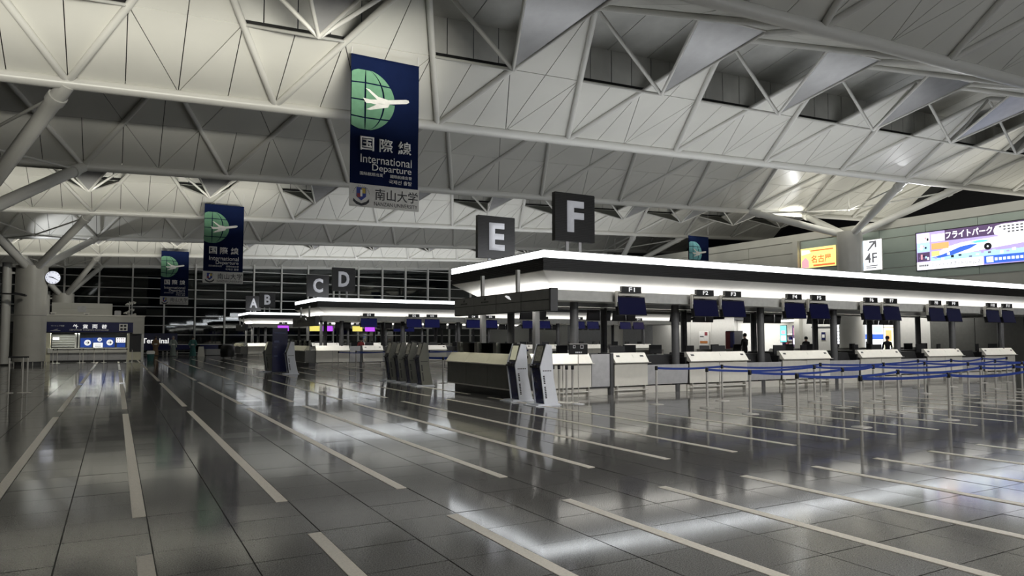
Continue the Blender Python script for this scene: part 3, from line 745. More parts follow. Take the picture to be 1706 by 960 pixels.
M_KSCR2 = mat('kiosk_dark_screen', (0.05, 0.05, 0.04), 0.25, emit=0.08, ecol=(0.35, 0.33, 0.25), var=0.8, scale=9)
kiosk('pale sided navy kiosk with a blank cream screen, further of the near pair', 8.80, 15.1, True, None, M_KSCR)
kiosk('pale sided navy check-in kiosk with a patterned dark screen, nearest of all kiosks', 8.75, 13.85, True, None, M_KSCR2)
for k, yy in enumerate((21.4, 22.45, 23.5, 24.5)):
    kiosk(f'grey sided navy kiosk in the row of four, {ORD[k]} from the viewer', 8.80 + 0.02 * k, yy, False, 'row of four grey kiosks', M_KSCR2)
kiosk('grey sided navy kiosk right of the tall navy board by the far islands', 6.72, 31.5, True, None, M_KSCR2)
kiosk('dark narrow looking kiosk left of the tall navy board by the far islands', 6.25, 34.0, False, None, M_KSCR)
t = thing('information_board', 'tall navy board standing behind the far pair of kiosks', 'board', (6.45, 32.75, 0))
part('panel', MB().box(-.33, .33, -.03, .03, .06, 2.02), M_NAVY, t, bevel=0.01); part('foot', MB().box(-.36, .36, -.2, .2, 0, .06), M_DGREY, t)
b_ = MB()
for (z, wd) in ((1.78, .5), (1.42, .2), (1.37, .22), (1.15, .12), (.75, .15)): b_.box(-.25, -.25 + wd, -.035, -.03, z, z + .03)
part('printed_lines', b_, mat('faint_blue_print', (.12, .16, .35), .6), t)

# ================================================================== QUEUE POSTS
QP = {}
def post_meshes():
    QP['base'] = MB().lathe([(0.17, 0), (0.17, 0.008), (0.05, 0.022), (0.03, 0.03)], 20).mesh('base', M_STEEL)
    QP['pole'] = MB().cyl((0, 0, .02), (0, 0, .86), .026, 12).mesh('pole', M_STEEL)
    QP['head'] = MB().lathe([(0.032, .80), (0.036, .81), (0.036, .885), (0.028, .90)], 14).mesh('belt_head', M_BLACK)
post_meshes()
def qpost(label, x, y, group, to=None, sag=0.05, z=.85, mat_=None):
    t = thing('queue_post', label, 'queue post', (x, y, 0), 0, group)
    obj('base', QP['base'], t); obj('pole', QP['pole'], t); obj('belt_head', QP['head'], t)
    if to:
        dx, dy = to[0] - x, to[1] - y; n = 8; L = math.hypot(dx, dy); px, py = -dy / L * .003, dx / L * .003
        b_ = MB(); vs = []
        for i in range(n + 1):
            f = i / n; zz = z - sag * 4 * f * (1 - f)
            for (s_, dz) in ((1, -.025), (1, .025), (-1, .025), (-1, -.025)): vs.append((dx * f + s_ * px, dy * f + s_ * py, zz + dz))
        fs = [(i * 4 + c, i * 4 + (c + 1) % 4, i * 4 + 4 + (c + 1) % 4, i * 4 + 4 + c) for i in range(n) for c in range(4)]
        b_.add(vs, fs); part('belt', b_, mat_ or M_BELT, t)
    return t
QR = {'nearest': [(11.42, 7.85), (13.9, 7.72), (17.0, 7.8), (20.0, 7.8)], 'second': [(11.08, 8.9), (14.31, 8.98), (18.2, 9.35), (19.6, 9.3), (23.0, 9.4)],
      'third': [(11.42, 10.33), (14.21, 10.2), (16.3, 10.85), (20.4, 10.8), (22.8, 10.6), (26.0, 10.6)], 'fourth': [(11.56, 11.68), (14.95, 11.5), (18.1, 11.75), (19.9, 11.7), (23.6, 11.7), (27, 11.7)],
      'fifth': [(11.15, 12.9), (13.21, 12.83), (16.5, 12.5), (21.86, 13.05), (23.34, 12.86), (26.4, 13.5), (27.6, 13.3)]}
for nm_, row in QR.items():
    for k, (x, y) in enumerate(row):
        to = row[k + 1] if k + 1 < len(row) else None
        qpost(f'blue belted queue post, {ORD[k]} from left in the {nm_} row before the near island', x, y, 'queue posts before the near check-in island', to, sag=.06 if to and to[0] - x > 2.5 else .03)
for k, (a, b) in enumerate((((11.15, 12.9), (11.56, 11.68)), ((11.56, 11.68), (11.42, 10.33)))):
    pass
for k in range(4): qpost(f'folded steel queue post huddled beside the nearest kiosk, {ORD[k]} of four', 9.32 + .09 * k + (.04 if k % 2 else 0), 14.55 - .16 * k + (.1 if k % 2 else 0), 'four folded posts beside the nearest kiosk')
MR = [(9.9, 35.6), (12.3, 35.4), (14.0, 35.6), (16.2, 35.5), (18.6, 35.5), (21, 35.5)]
for k, (x, y) in enumerate(MR): qpost(f'blue belted queue post, {ORD[k]} from left in the middle island front row', x, y, 'queue posts before the middle island', MR[k + 1] if k + 1 < len(MR) else None)
MR = [(11.2, 36.9), (13.2, 36.9), (15.4, 36.9), (17.8, 36.9)]
for k, (x, y) in enumerate(MR): qpost(f'blue belted queue post, {ORD[k]} from left in the middle island second row', x, y, 'queue posts before the middle island', MR[k + 1] if k + 1 < len(MR) else None)
MR = [(9.95, 22.6), (11.4, 22.6), (9.75, 23.9), (11.6, 23.9), (10.1, 25.3), (12.2, 25.3)]
for k, (x, y) in enumerate(MR): qpost(f'queue post right of the row of four kiosks, {ORD[k]} from the viewer', x, y, 'queue posts behind the near island', MR[k + 1] if k % 2 == 0 else None)
MR = [(13.5 + 2.6 * k, 22.8) for k in range(7)]
for k, (x, y) in enumerate(MR): qpost(f'queue post seen through the near island, {ORD[k]} from the left behind it', x, y, 'queue posts seen through the near island', MR[k + 1] if k + 1 < len(MR) else None)

# notice on a stand in front of the corner counter
t = thing('notice_stand', 'thin steel stand holding a small black notice before the corner counter', 'notice stand', (9.58, 13.85, 0))
part('base', MB().lathe([(0.15, 0), (0.15, 0.01), (0.03, 0.02)], 18), M_LETTER, t); part('pole', MB().cyl((0, 0, 0.01), (0, 0, 1.2), .011, 8), M_STEEL, t)
sg = part('sign_plate', MB().box(-.26, .26, -.015, .015, 1.17, 1.41), M_BLACK, t); part('rim', MB().box(-.265, .265, -.02, .02, 1.41, 1.425), M_STEEL, t)
b_ = MB()
for (x0, z0, s_) in ((-.16, 1.32, .07), (.05, 1.31, .09)):
    b_.box(x0, x0 + s_, -.018, -.015, z0, z0 + .012).box(x0, x0 + .012, -.018, -.015, z0, z0 + s_ * .8).box(x0 + s_ - .012, x0 + s_, -.018, -.015, z0, z0 + s_ * .8).box(x0, x0 + s_, -.018, -.015, z0 + s_ * .8, z0 + s_ * .8 + .012)
for q_ in range(4): b_.box(-.09 + .05 * q_, -.06 + .05 * q_, -.018, -.015, 1.2, 1.235)
part('printed_marks', b_, M_LETTER, sg)

# ================================================================== BANNERS
def banner(label, x, y, ztop, blue=False, cords=1.0):
    W, Hh = 2.06, 4.36
    t = thing('hanging_banner', label, 'banner', (x, y, ztop), 0, 'departure banners hung from the roof')
    # cloth with soft folds
    nx, nz = 14, 16; vs = []; fs = []
    def yy(u, v): return 0.035 * math.sin(u * 5 + v * 3) * v * (1 - v) * 2 + 0.012 * math.sin(u * 13 - v * 6) * v
    for side in (0, 0.006):
        for j in range(nz + 1):
            for i in range(nx + 1):
                u, v = i / nx, j / nz; vs.append((-W / 2 + W * u, yy(u, v) + side + .02, -v * (Hh - .62)))
    N_ = (nx + 1) * (nz + 1)
    for s_ in (0, N_):
        for j in range(nz):
            for i in range(nx): fs.append((s_ + j * (nx + 1) + i, s_ + j * (nx + 1) + i + 1, s_ + (j + 1) * (nx + 1) + i + 1, s_ + (j + 1) * (nx + 1) + i))
    mb_ = MB(); mb_.add(vs, fs, True); me = mb_.mesh('cloth', M_BANNER)
    cl = obj('cloth', me, t)
    lp = part('logo_strip', MB().box(-W / 2 - .02, W / 2 + .02, -.005, .005, -Hh, -Hh + .64), M_BLOGO, t)
    part('top_rod', MB().cyl((-W / 2, .02, 0), (W / 2, .02, 0), .025, 8), M_BANNER, t); part('bottom_rod', MB().cyl((-W / 2, 0, -Hh), (W / 2, 0, -Hh), .02, 8), M_BLOGO, t)
    for sx in (-1, 1): part('cord', MB().cyl((sx * W / 2 * .98, .02, 0), (sx * W / 2 * .98, .02, cords), .008, 5), M_LETTER, t)
    # globe cut by the cloth edge, with meridians left open
    gm = M_GLOBEB if blue else M_GLOBE
    cxg, czg, R = -W / 2 + .40, -1.28, .885
    par = [(-1, -.62), (-.58, -.03), (.01, .56), (.60, 1)]
    g = MB(); n = 60
    cells = MB()
    lats = [(-.98, -.62), (-.575, -.045), (-.0, .53), (.575, .97)]
    lons = [(-1.0, -.03), (.03, .60), (.66, 1.0)]
    for (a, b) in lats:
        for (c, d) in lons:
            pts = []
            for i in range(9): v = a + (b - a) * i / 8; q_ = math.sqrt(1 - v * v); pts.append((q_ * d, v))
            for i in range(9): v = b + (a - b) * i / 8; q_ = math.sqrt(1 - v * v); pts.append((q_ * c, v))
            pp = []
            for (u, v) in pts:
                v2 = v + .10 * u * u * (1 if v < .1 else -.4) * (.6 - abs(v) * .5) if False else v + .07 * (u * u) * (-v)
                X = max(cxg + R * u, -W / 2 + .001); pp.append((X, -.055, czg + R * v2))
            cl_ = []
            for q_ in pp:
                if not cl_ or (Vector(cl_[-1]) - Vector(q_)).length > 1e-3: cl_.append(q_)
            if len(cl_) > 2: cells.prism(cl_, (0, .004, 0))
    part('globe_print', cells, gm, t)
    pl = MB()
    z0 = -1.36
    body = [(-.60, z0 - .02), (-.30, z0 + .02), (.1, z0 + .05), (.62, z0 + .15), (.70, z0 + .20), (.68, z0 + .26), (.60, z0 + .27), (.05, z0 + .17), (-.25, z0 + .22), (-.52, z0 + .40), (-.62, z0 + .41), (-.28, z0 + .13), (-.5, z0 + .10), (-.70, z0 + .12)]
    wing = [(-.70, z0 + .02), (-.15, z0 + .02), (.10, z0 + .06), (.05, z0 - .05), (-.48, z0 - .20), (-.60, z0 - .20), (-.30, z0 - .02)]
    pl.prism([(a, -.062, b) for a, b in body], (0, .005, 0)); pl.prism([(a, -.066, b) for a, b in wing], (0, .004, 0))
    part('plane_print', pl, M_PRINT, t)
    f = -.056
    for k, ch in enumerate('国際線'): text('title_print', ch, t, (-.56 + k * .565, f, -2.55), .41, .40, M_PRINT, bold=.016)
    text('title_print', 'International', t, (.02, f, -2.985), 1.54, .24, M_PRINT, bold=.004); text('title_print', 'Departure', t, (.19, f, -3.245), 1.19, .25, M_PRINT, bold=.004)
    text('small_print', '国际航班出发', t, (-.42, f, -3.42), .68, .10, M_PRINT); text('small_print', '國際航線出發', t, (.47, f, -3.42), .66, .10, M_PRINT); text('small_print', '국제선 출발', t, (.45, f, -3.58), .70, .12, M_PRINT)
    text('logo_print', '南山大学', t, (.36, -.006, -Hh + .385), 1.30, .33, M_INK, bold=.004); text('logo_print', 'NANZAN UNIVERSITY', t, (.34, -.006, -Hh + .11), 1.32, .11, M_INK)
    cr = part('crest_shield', MB().prism([(-.84, -.012, -Hh + .54), (-.56, -.012, -Hh + .54), (-.56, -.012, -Hh + .28), (-.70, -.012, -Hh + .16), (-.84, -.012, -Hh + .28)], (0, .006, 0)), M_CRESTB, t)
    part('crest_quarter', MB().box(-.69, -.58, -.016, -.012, -Hh + .37, -Hh + .52), M_CRESTY, cr); part('crest_quarter', MB().box(-.82, -.71, -.016, -.012, -Hh + .25, -Hh + .36), M_CRESTR, cr)
    part('crest_quarter', MB().box(-.73, -.67, -.018, -.012, -Hh + .28, -Hh + .47), M_PRINT, cr)
    b_ = MB(); rib = [(-.93, .22), (-.85, .14), (-.70, .08), (-.55, .14), (-.47, .22), (-.47, .13), (-.56, .05), (-.70, .01), (-.84, .05), (-.93, .13)]
    b_.prism([(a, -.012, -Hh + b) for a, b in rib], (0, .006, 0)); part('crest_ribbon', b_, M_INK, cr)
    b_ = MB()
    for i in range(14):
        an = math.pi * (.05 + .9 * i / 13); b_.box(-.70 + .24 * math.cos(an) - .008, -.70 + .24 * math.cos(an) + .008, -.010, -.006, -Hh + .34 + .24 * math.sin(an) - .012, -Hh + .34 + .24 * math.sin(an) + .012)
    part('crest_lettering', b_, M_INK, cr)
    return t
banner('navy departures banner with green globe, largest and nearest, hanging over the aisle', 6.68, 19.4, 9.66, cords=.3)
banner('navy departures banner with green globe, middle one of the three at left', 5.14, 42.0, 8.98, cords=.78)
banner('small navy departures banner with green globe, furthest and leftmost of the three', 4.13, 64.0, 8.70, cords=1.15)
banner('navy banner with a pale blue globe rising behind the near canopy at right', 38.55, 39.6, 9.30, True, cords=3.05)

# ================================================================== CURRENCY COUNTER AT LEFT
YE = 54.0
t = thing('currency_counter', 'low beige currency exchange booth with a black sign band at the far left', 'booth', (-3.0, YE, 0))
def ep(name, x0, x1, y0, y1, z0, z1, m_, par=None, label=None): return part(name, MB().box(x0, x1, YE + y0, YE + y1, z0, z1), m_, par or t, label, world=True)
ep('fascia', -8.8, 1.7, 0.0, 4.2, 2.62, 3.02, M_WALL); ep('parapet_trim', -8.8, 1.74, -0.05, 4.25, 3.02, 3.1, M_CREAM)
for k, (a, b) in enumerate(((-3.68, -2.62), (-2.61, -1.37), (-1.36, -0.23))):
    for (za, zb) in ((3.1, 3.52), (3.53, 3.9)): ep('roof_box_panel', a, b, 1.0, 1.05, za, zb, M_WALL)
ep('roof_box', -3.68, -0.23, 1.05, 3.0, 3.1, 3.88, M_WALL); ep('vent_panel', -2.25, -1.75, 0.97, 1.0, 3.3, 3.7, M_GPANEL)
ep('side_pier', 1.02, 1.7, 0.02, 0.5, 1.86, 2.62, M_WALL); ep('corner_post', 1.55, 1.7, 0.05, 0.3, 0, 1.86, M_BEAM)
sb = ep('sign_band', -4.05, 1.02, -0.08, 0.02, 1.96, 2.61, M_NAVY)
ep('ceiling_slab', -8.8, 1.7, 0.1, 4.2, 1.9, 2.6, M_DGREY); ep('rear_wall', -8.8, 1.7, 4.0, 4.2, 0, 2.6, M_DPANEL); ep('side_wall', 1.6, 1.7, 0.3, 4.2, 0, 1.9, M_WALL)
for k in range(4): ep('counter_shelf', -3.75 + k * 1.115, -3.75 + (k + 1) * 1.115 - 0.02, -0.15, 0.5, 0.62, 0.92, M_WHITEWALL)
for k in range(4): ep('counter_front', -3.75 + k * 1.115, -3.75 + (k + 1) * 1.115 - 0.02, 0.1, 0.2, 0.12, 0.62, M_GPANEL)
ep('kick_board', -4.05, 0.72, 0.2, 0.3, 0, 0.12, M_BLACK)
ep('left_jamb', -4.05, -3.62, 0.05, 0.4, 0, 1.9, M_BEIGE); ep('mullion', -2.3, -2.2, 0.2, 0.3, 0.92, 1.9, M_BEAM); ep('mullion', -2.12, -2.04, 0.2, 0.3, 0.92, 1.9, M_BEAM); ep('right_jamb', 0.7, 0.84, 0.05, 0.4, 0, 1.9, M_BEIGE)
ep('black_panel', 0.85, 1.52, 0.08, 0.12, 0.64, 1.74, M_BLACK); ep('pale_panel', 0.8, 1.56, 0.1, 0.14, 0.1, 0.64, M_BEIGE)
ep('teller_screen', -3.6, -2.32, 0.9, 0.95, 0.95, 1.8, M_DPANEL)
for k in range(5): ep('screen_bar', -3.6, -2.32, 0.86, 0.9, 1.02 + k * .16, 1.04 + k * .16, M_GPANEL)
ep('notice', -3.55, -3.2, 0.84, 0.86, 1.45, 1.62, M_WBOX)
def arrow(x, z, r, par):
    b_ = MB(); b_.prism([(x + r * math.cos(i * math.pi / 12), YE + 0.145, z + r * math.sin(i * math.pi / 12)) for i in range(24)], (0, .005, 0)); part('arrow_disc', b_, M_LETTERLIT, par, world=True)
    b_ = MB(); b_.box(x - r * .6, x + r * .45, YE + .135, YE + .145, z - r * .1, z + r * .1)
    b_.prism([(x + r * .05, YE + .135, z + r * .55), (x + r * .6, YE + .135, z), (x + r * .05, YE + .135, z - r * .55), (x + r * .05 - .03, YE + .135, z - r * .4), (x + r * .33, YE + .135, z), (x + r * .05 - .03, YE + .135, z + r * .4)], (0, .01, 0))
    part('arrow', b_, M_INK, par, world=True)
for (x0, x1, z0, z1, ax, az, r) in ((-1.98, -1.32, .96, 1.58, -1.58, 1.27, .19), (-1.30, -.72, 1.28, 1.6, -.9, 1.47, .13), (-.70, -.02, .96, 1.6, -.31, 1.28, .19)):
    p_ = ep('direction_sign', x0, x1, .15, .19, z0, z1, M_SIGNB); arrow(ax, az, r, p_)
p_ = ep('direction_sign', -1.25, -.72, .15, .19, .95, 1.26, M_WBOX); b_ = MB()
for k in range(3): b_.box(-1.18, -.8, YE + .145, YE + .15, 1.0 + k * .08, 1.03 + k * .08)
part('printed_lines', b_, M_INK, p_, world=True)
p_ = ep('rate_board', .05, .6, .15, .19, 1.28, 1.6, M_WBOX); b_ = MB()
for k in range(3):
    for q in range(4): b_.box(.1 + q * .12, .18 + q * .12, YE + .145, YE + .15, 1.33 + k * .09, 1.38 + k * .09)
part('printed_lines', b_, M_CRESTR, p_, world=True)
ep('direction_sign', .1, .6, .15, .19, .96, 1.24, M_SIGNB)
for k, ch in enumerate('外貨両替'): text('sign_lettering', ch, sb, (-2.27 + k * .54, YE - .085, 2.33), .30, .27, M_LETTERLIT, bold=.012, world=True)
text('sign_lettering', 'CENTRAIR FOREIGN EXCHANGE', sb, (-1.5, YE - .085, 2.1), 2.2, .10, M_LETTER, world=True); text('sign_lettering', 'セントレア両替', sb, (-3.25, YE - .085, 2.36), .72, .09, M_LETTER, world=True)
b_ = MB(); b_.prism([(-3.5, YE - .085, 2.10), (-3.2, YE - .085, 2.16), (-3.3, YE - .085, 2.11)], (0, -.004, 0)).box(-3.64, -3.1, YE - .088, YE - .08, 2.04, 2.06); part('sign_lettering', b_, M_LETTER, sb, world=True)
b_ = MB().box(.21, .70, YE - .09, YE - .08, 2.05, 2.52); ic = part('icon_plate', b_, M_PRINT, sb, world=True); b_ = MB()
for (x, z) in ((.27, 2.32), (.48, 2.32), (.27, 2.1), (.48, 2.1)): b_.box(x, x + .15, YE - .095, YE - .09, z, z + .14)
part('icon_print', b_, M_INK, ic, world=True)
area('booth_lamp', (-1.5, YE + .25, 1.88), (0, 0.0, -1), 4.5, .15, 60, (0.97, 1, .88))
# things on the booth roof
t = thing('lamp_cluster', 'cluster of pale lamp heads on a thin pole on the booth roof', 'lamp', (.78, YE + .6, 3.1))
part('pole', MB().cyl((0, 0, 0), (0, 0, .95), .03, 8), M_STEEL, t)
for (x, z, a) in ((-.32, .15, .2), (-.15, .2, .5), (.1, .42, -.3), (-.22, .72, .4), (.02, .8, 0), (.2, .95, -.6), (.22, .05, .2)):
    part('lamp_head', MB().cyl((x, 0, z), (x + .16 * math.cos(a), -.12, z + .16 * math.sin(a)), .05, 10, .085), M_WHITEWALL, t)
    part('lamp_arm', MB().cyl((0, 0, max(.05, z - .1)), (x, 0, z), .014, 6), M_STEEL, t)
t = thing('roof_unit', 'small grey equipment box on the booth roof behind the parapet', 'box', (.1, YE + 1.2, 3.1)); part('case', MB().box(-.2, .2, -.2, .2, 0, .32), M_GPANEL, t, bevel=.02); part('lid', MB().box(-.15, .15, -.15, .15, .32, .36), M_DGREY, t)
for k, (x, w_) in enumerate(((-3.55, .3), (-1.7, .32))):
    t = thing('roof_floodlight', ('pale flat floodlight at the left end' if k == 0 else 'pale flat floodlight near the middle') + ' of the booth roof', 'lamp', (x, YE + .5, 3.1)); part('head', MB().box(-w_ / 2, w_ / 2, -.12, .12, .06, .14), M_WHITEWALL, t); part('foot', MB().box(-.08, .08, -.06, .06, 0, .06), M_DGREY, t)
EX = [-3.45, -3.22, -1.98, -1.80, -1.18, -.62, .70, 1.02]
for k, x in enumerate(EX): qpost(f'dark belted queue post before the currency booth, {ORD[k]} from the left', x * .975, 52.6, 'queue posts before the currency booth', (EX[k + 1] * .975, 52.6) if k < 6 else None, .02, mat_=M_BLACK)
for k, (x, y) in enumerate(((-2.6, 24.5), (-2.28, 24.5), (-2.17, 24.5))):
    t = thing('barrier_post', f'slim steel barrier post before the left column, {ORD[k]} from the left', 'barrier post', (x, y, 0), 0, 'barrier posts by the left column')
    part('pole', MB().cyl((0, 0, 0), (0, 0, 1.0), .022, 10), M_STEEL, t); part('foot', MB().lathe([(.12, 0), (.12, .01), (.03, .02)], 14), M_STEEL, t)
    if k == 0: part('top_rail', MB().box(-.03, .46, -.02, .02, .99, 1.04), M_BLACK, t)
# clock, camera
t = thing('wall_clock', 'round lit white clock on a bracket right of the left column', 'clock', (-3.28, 48.9, 5.10))
part('case', MB().cyl((0, 0.03, 0), (0, .16, 0), .40, 28), M_DGREY, t); f_ = part('dial', MB().cyl((0, .01, 0), (0, .03, 0), .37, 28), mat('clock_dial', (.8, .82, .9), .4, emit=.38, ecol=(.80, .84, 1.0)), t)
b_ = MB()
for k in range(12):
    a = k * math.pi / 6; b_.prism([(.31 * math.sin(a) - .015, .008, .31 * math.cos(a) - .025), (.31 * math.sin(a) + .015, .008, .31 * math.cos(a) - .025), (.31 * math.sin(a) + .015, .008, .31 * math.cos(a) + .025), (.31 * math.sin(a) - .015, .008, .31 * math.cos(a) + .025)], (0, .004, 0))
part('hour_mark', b_, M_INK, f_)
for (nm_, an, ln, wd_) in (('hour_hand', math.radians(282), .2, .034), ('minute_hand', math.radians(118), .27, .026)):
    d = Vector((math.sin(an), 0, math.cos(an))); n_ = Vector((d.z, 0, -d.x)) * wd_; o_ = Vector((0, .003, 0))
    part(nm_, MB().prism([o_ - d * .05 + n_, o_ + d * ln + n_ * .5, o_ + d * ln - n_ * .5, o_ - d * .05 - n_], (0, .004, 0)), M_INK, f_)
part('bracket', MB().cyl((-.25, .3, -.36), (0, .1, -.36), .03, 8).cyl((-.5, .4, -.36), (-.25, .3, -.36), .03, 8), M_STEEL, t)
t = thing('security_camera', 'black security camera on an arm beside the left downpipe', 'camera', (-4.75, 48.2, 4.05))
part('arm', MB().box(-1.0, .1, -.03, .03, -.04, .04), M_BLACK, t); part('body', MB().prism([(-.25, -.1, .1), (.25, -.1, .0), (.25, -.1, -.14), (-.25, -.1, -.02)], (0, .2, 0)), M_BLACK, t); part('lens', MB().cyl((.25, 0, -.07), (.32, 0, -.09), .05, 10), M_DGREY, t)

# ================================================================== RIGHT WALL: ADVERTISEMENTS
def lbox(name, y0, y1, z0, z1, m_, par, d=.0, th=.01): return part(name, MB().box(XW - .10 - d - th, XW - .10 - d, y0, y1, z0, z1), m_, par, world=True)
def lpoly(name, pts, m_, par, d=.0, th=.006): return part(name, MB().prism([(XW - .10 - d, y, z) for y, z in pts], (-th, 0, 0)), m_, par, world=True)
def em(name, col, e): return mat(name, col, .4, emit=e, ecol=col, var=.05)
E_Y = em('ad_yellow', (1.0, .78, .22), .95); E_YL = em('ad_cream', (1.0, .93, .62), .95); E_R = em('ad_red', (.75, .16, .05), .75); E_W = em('ad_white', (.93, .95, 1.0), .95)
E_G = em('ad_grey', (.12, .12, .13), .5); E_B = em('ad_blue', (.05, .14, .62), .8); E_LB = em('ad_sky', (.40, .66, .85), .9); E_P = em('ad_lilac', (.42, .34, .62), .85); E_PD = em('ad_plum', (.11, .07, .15), .6)
E_O = em('ad_orange', (.85, .42, .16), .8); E_T = em('ad_teal', (.15, .62, .60), .85); E_K = em('ad_black', (.02, .02, .025), .3); E_PK = em('ad_pink', (.75, .35, .40), .8)
t = thing('wall_advertisement', 'lit yellow wall poster with red characters left of the grey column', 'advertisement', (XW, 30.4, 6.3)); part('box', MB().box(XW - .10, XW - .05, 29.0, 31.7, 6.2, 7.56), M_CREAM, t, world=True)
p_ = lbox('face', 29.03, 31.67, 6.23, 7.53, E_Y, t)
lpoly('figure_print', [(31.6, 6.25), (31.05, 6.25), (31.05, 6.7), (31.3, 6.95), (31.6, 6.7)], E_PK, p_, .012); lpoly('cloud_print', [(31.6, 7.1), (30.9, 7.2), (31.0, 7.4), (31.6, 7.45)], E_YL, p_, .012)
text('title_print', '名古屋', p_, (XW - .115, 30.12, 6.78), 1.5, .52, E_R, face='-X', bold=.02, world=True); lbox('line_print', 29.2, 30.9, 7.30, 7.38, E_R, p_, .012); lbox('line_print', 29.1, 30.7, 6.30, 6.42, E_R, p_, .012)
t = thing('wall_advertisement', 'lit white wall poster with an arrow and 4F right of the grey column', 'advertisement', (XW, 26.9, 5.7)); part('box', MB().box(XW - .10, XW - .05, 25.9, 27.8, 5.68, 7.58), M_CREAM, t, world=True)
p_ = lbox('face', 25.93, 27.77, 5.71, 7.55, E_W, t)
lpoly('picture_print', [(27.75, 5.75), (27.1, 5.75), (27.1, 7.53), (27.75, 7.53)], E_LB, p_, .012)
for (a, b, c, d, m_) in ((27.75, 27.3, 7.2, 7.5, E_Y), (27.75, 27.2, 6.75, 6.95, E_W), (27.75, 27.4, 6.45, 6.6, E_W), (27.7, 27.15, 5.78, 6.1, E_PK), (27.4, 27.12, 6.2, 6.7, E_YL)): lbox('picture_patch', b, a, c, d, m_, p_, .02)
lpoly('arrow', [(26.85, 6.95), (26.80, 6.88), (26.36, 7.30), (26.36, 7.08), (26.26, 7.08), (26.26, 7.48), (26.72, 7.48), (26.72, 7.38), (26.46, 7.38)], E_G, p_, .012)
text('floor_number', '4F', p_, (XW - .115, 26.62, 6.46), .80, .60, E_G, face='-X', bold=.012, world=True); lbox('line_print', 26.2, 26.95, 5.95, 6.0, E_G, p_, .012); lbox('line_print', 26.3, 26.95, 5.83, 5.88, E_G, p_, .012)
t = thing('advertising_screen', 'huge lit wall screen showing a blue and white airliner in a park hall', 'screen', (XW, 19, 5.4)); part('frame', MB().box(XW - .10, XW - .04, 13.9, 23.86, 5.40, 7.62), M_BLACK, t, world=True)
p_ = lbox('face', 13.95, 23.8, 5.45, 7.57, E_P, t)
lbox('title_band', 13.95, 22.2, 6.98, 7.57, E_PD, p_, .011)
lbox('label_box', 22.2, 22.95, 7.0, 7.40, E_W, p_, .012)
for k, (m_, m2) in enumerate(((E_K, E_PK), (E_W, E_LB), (E_LB, E_W))):
    q_ = lbox('thumbnail', 23.06, 23.76, 5.93 + k * .54, 6.44 + k * .54, m2 if k else E_PD, p_, .012)
    for i in range(5): lbox('thumbnail_patch', 23.1 + i * .12, 23.2 + i * .12, 6.0 + k * .54 + (i * 37 % 5) * .05, 6.15 + k * .54 + (i * 53 % 4) * .06, (E_W, E_LB, E_K, E_PK, E_W)[(i + k) % 5], q_, .024)
text('title_print', 'フライトパーク', p_, (XW - .118, 20.95, 7.27), 2.4, .40, E_W, face='-X', bold=.025, world=True)
lbox('hall_print', 22.0, 22.95, 6.55, 6.9, E_O, p_, .011); lbox('hall_print', 22.5, 22.95, 6.15, 6.45, E_Y, p_, .011)
lbox('crowd_print', 14, 23.0, 5.92, 6.18, E_LB, p_, .011)
lpoly('airliner_body', [(22.95, 6.12), (22.6, 6.38), (22.1, 6.62), (21.3, 6.78), (20.3, 6.84), (18.0, 6.95), (14.5, 7.0), (14.5, 6.6), (18.2, 6.45), (20.0, 6.30), (21.4, 6.14), (22.4, 6.06)], E_W, p_, .014)
lpoly('airliner_stripe', [(22.95, 6.10), (22.3, 6.24), (21.4, 6.55), (20.9, 6.62), (20.5, 6.60), (20.9, 6.40), (21.8, 6.15), (22.5, 6.05)], E_B, p_, .02)
lpoly('airliner_tail_stripe', [(20.9, 6.74), (20.4, 6.80), (19.9, 6.76), (20.1, 6.68), (20.6, 6.66)], E_T, p_, .02)
b_ = [(20.0 + .19 * math.cos(i * math.pi / 10), 6.42 + .19 * math.sin(i * math.pi / 10)) for i in range(20)]; lpoly('engine_print', b_, E_K, p_, .02)
b_ = [(20.0 + .05 * math.cos(i * math.pi / 6), 6.42 + .05 * math.sin(i * math.pi / 6)) for i in range(12)]; lpoly('engine_hub', b_, E_W, p_, .028)
for i in range(26):
    y_ = 22.7 - i * .3 + random.uniform(-.08, .08); z_ = random.uniform(5.93, 6.25); lbox('crowd_patch', y_ - .1, y_ + .05, z_, z_ + random.uniform(.05, .14), random.choice((E_K, E_W, E_PD, E_W, E_P, E_LB)), p_, .022)
for i in range(7): lbox('hall_beam', 14.2 + i * .7, 14.5 + i * .75, 6.72 + i * .02, 6.97, (E_W, E_LB, E_P)[i % 3], p_, .0125)
lpoly('speech_bubble', [(19.65, 7.0), (19.7, 7.2), (19.6, 7.42), (19.3, 7.5), (15.5, 7.5), (15.3, 7.2), (15.5, 6.9), (19.4, 6.9)], E_W, p_, .03)
for k in range(3):
    b_ = MB()
    for i in range(16): b_.box(XW - .145, XW - .14, 19.3 - k * .2 - i * .2, 19.42 - k * .2 - i * .2, 7.33 - k * .15, 7.41 - k * .15)
    tag(part('bubble_print', b_, E_G, p_, world=True), kind='stuff')
lbox('caption_strip', 20.25, 23.8, 5.45, 5.90, E_W, p_, .012); text('caption_print', 'フライト・オブ・ドリームス', p_, (XW - .125, 21.7, 5.68), 2.6, .24, E_G, face='-X', world=True)
b_ = MB()
for i in range(5): b_.box(XW - .13, XW - .122, 23.15 + i * .11, 23.23 + i * .11, 5.64, 5.74)
part('caption_print', b_, E_G, p_, world=True)
q_ = lbox('caption_box', 13.95, 20.2, 5.5, 5.92, E_B, p_, .014); lbox('caption_icon', 19.75, 20.08, 5.56, 5.86, E_W, q_, .026)
b_ = MB()
for i in range(22): b_.box(XW - .14, XW - .124, 19.55 - i * .2, 19.68 - i * .2, 5.64, 5.78)
part('caption_print', b_, E_W, q_, world=True)

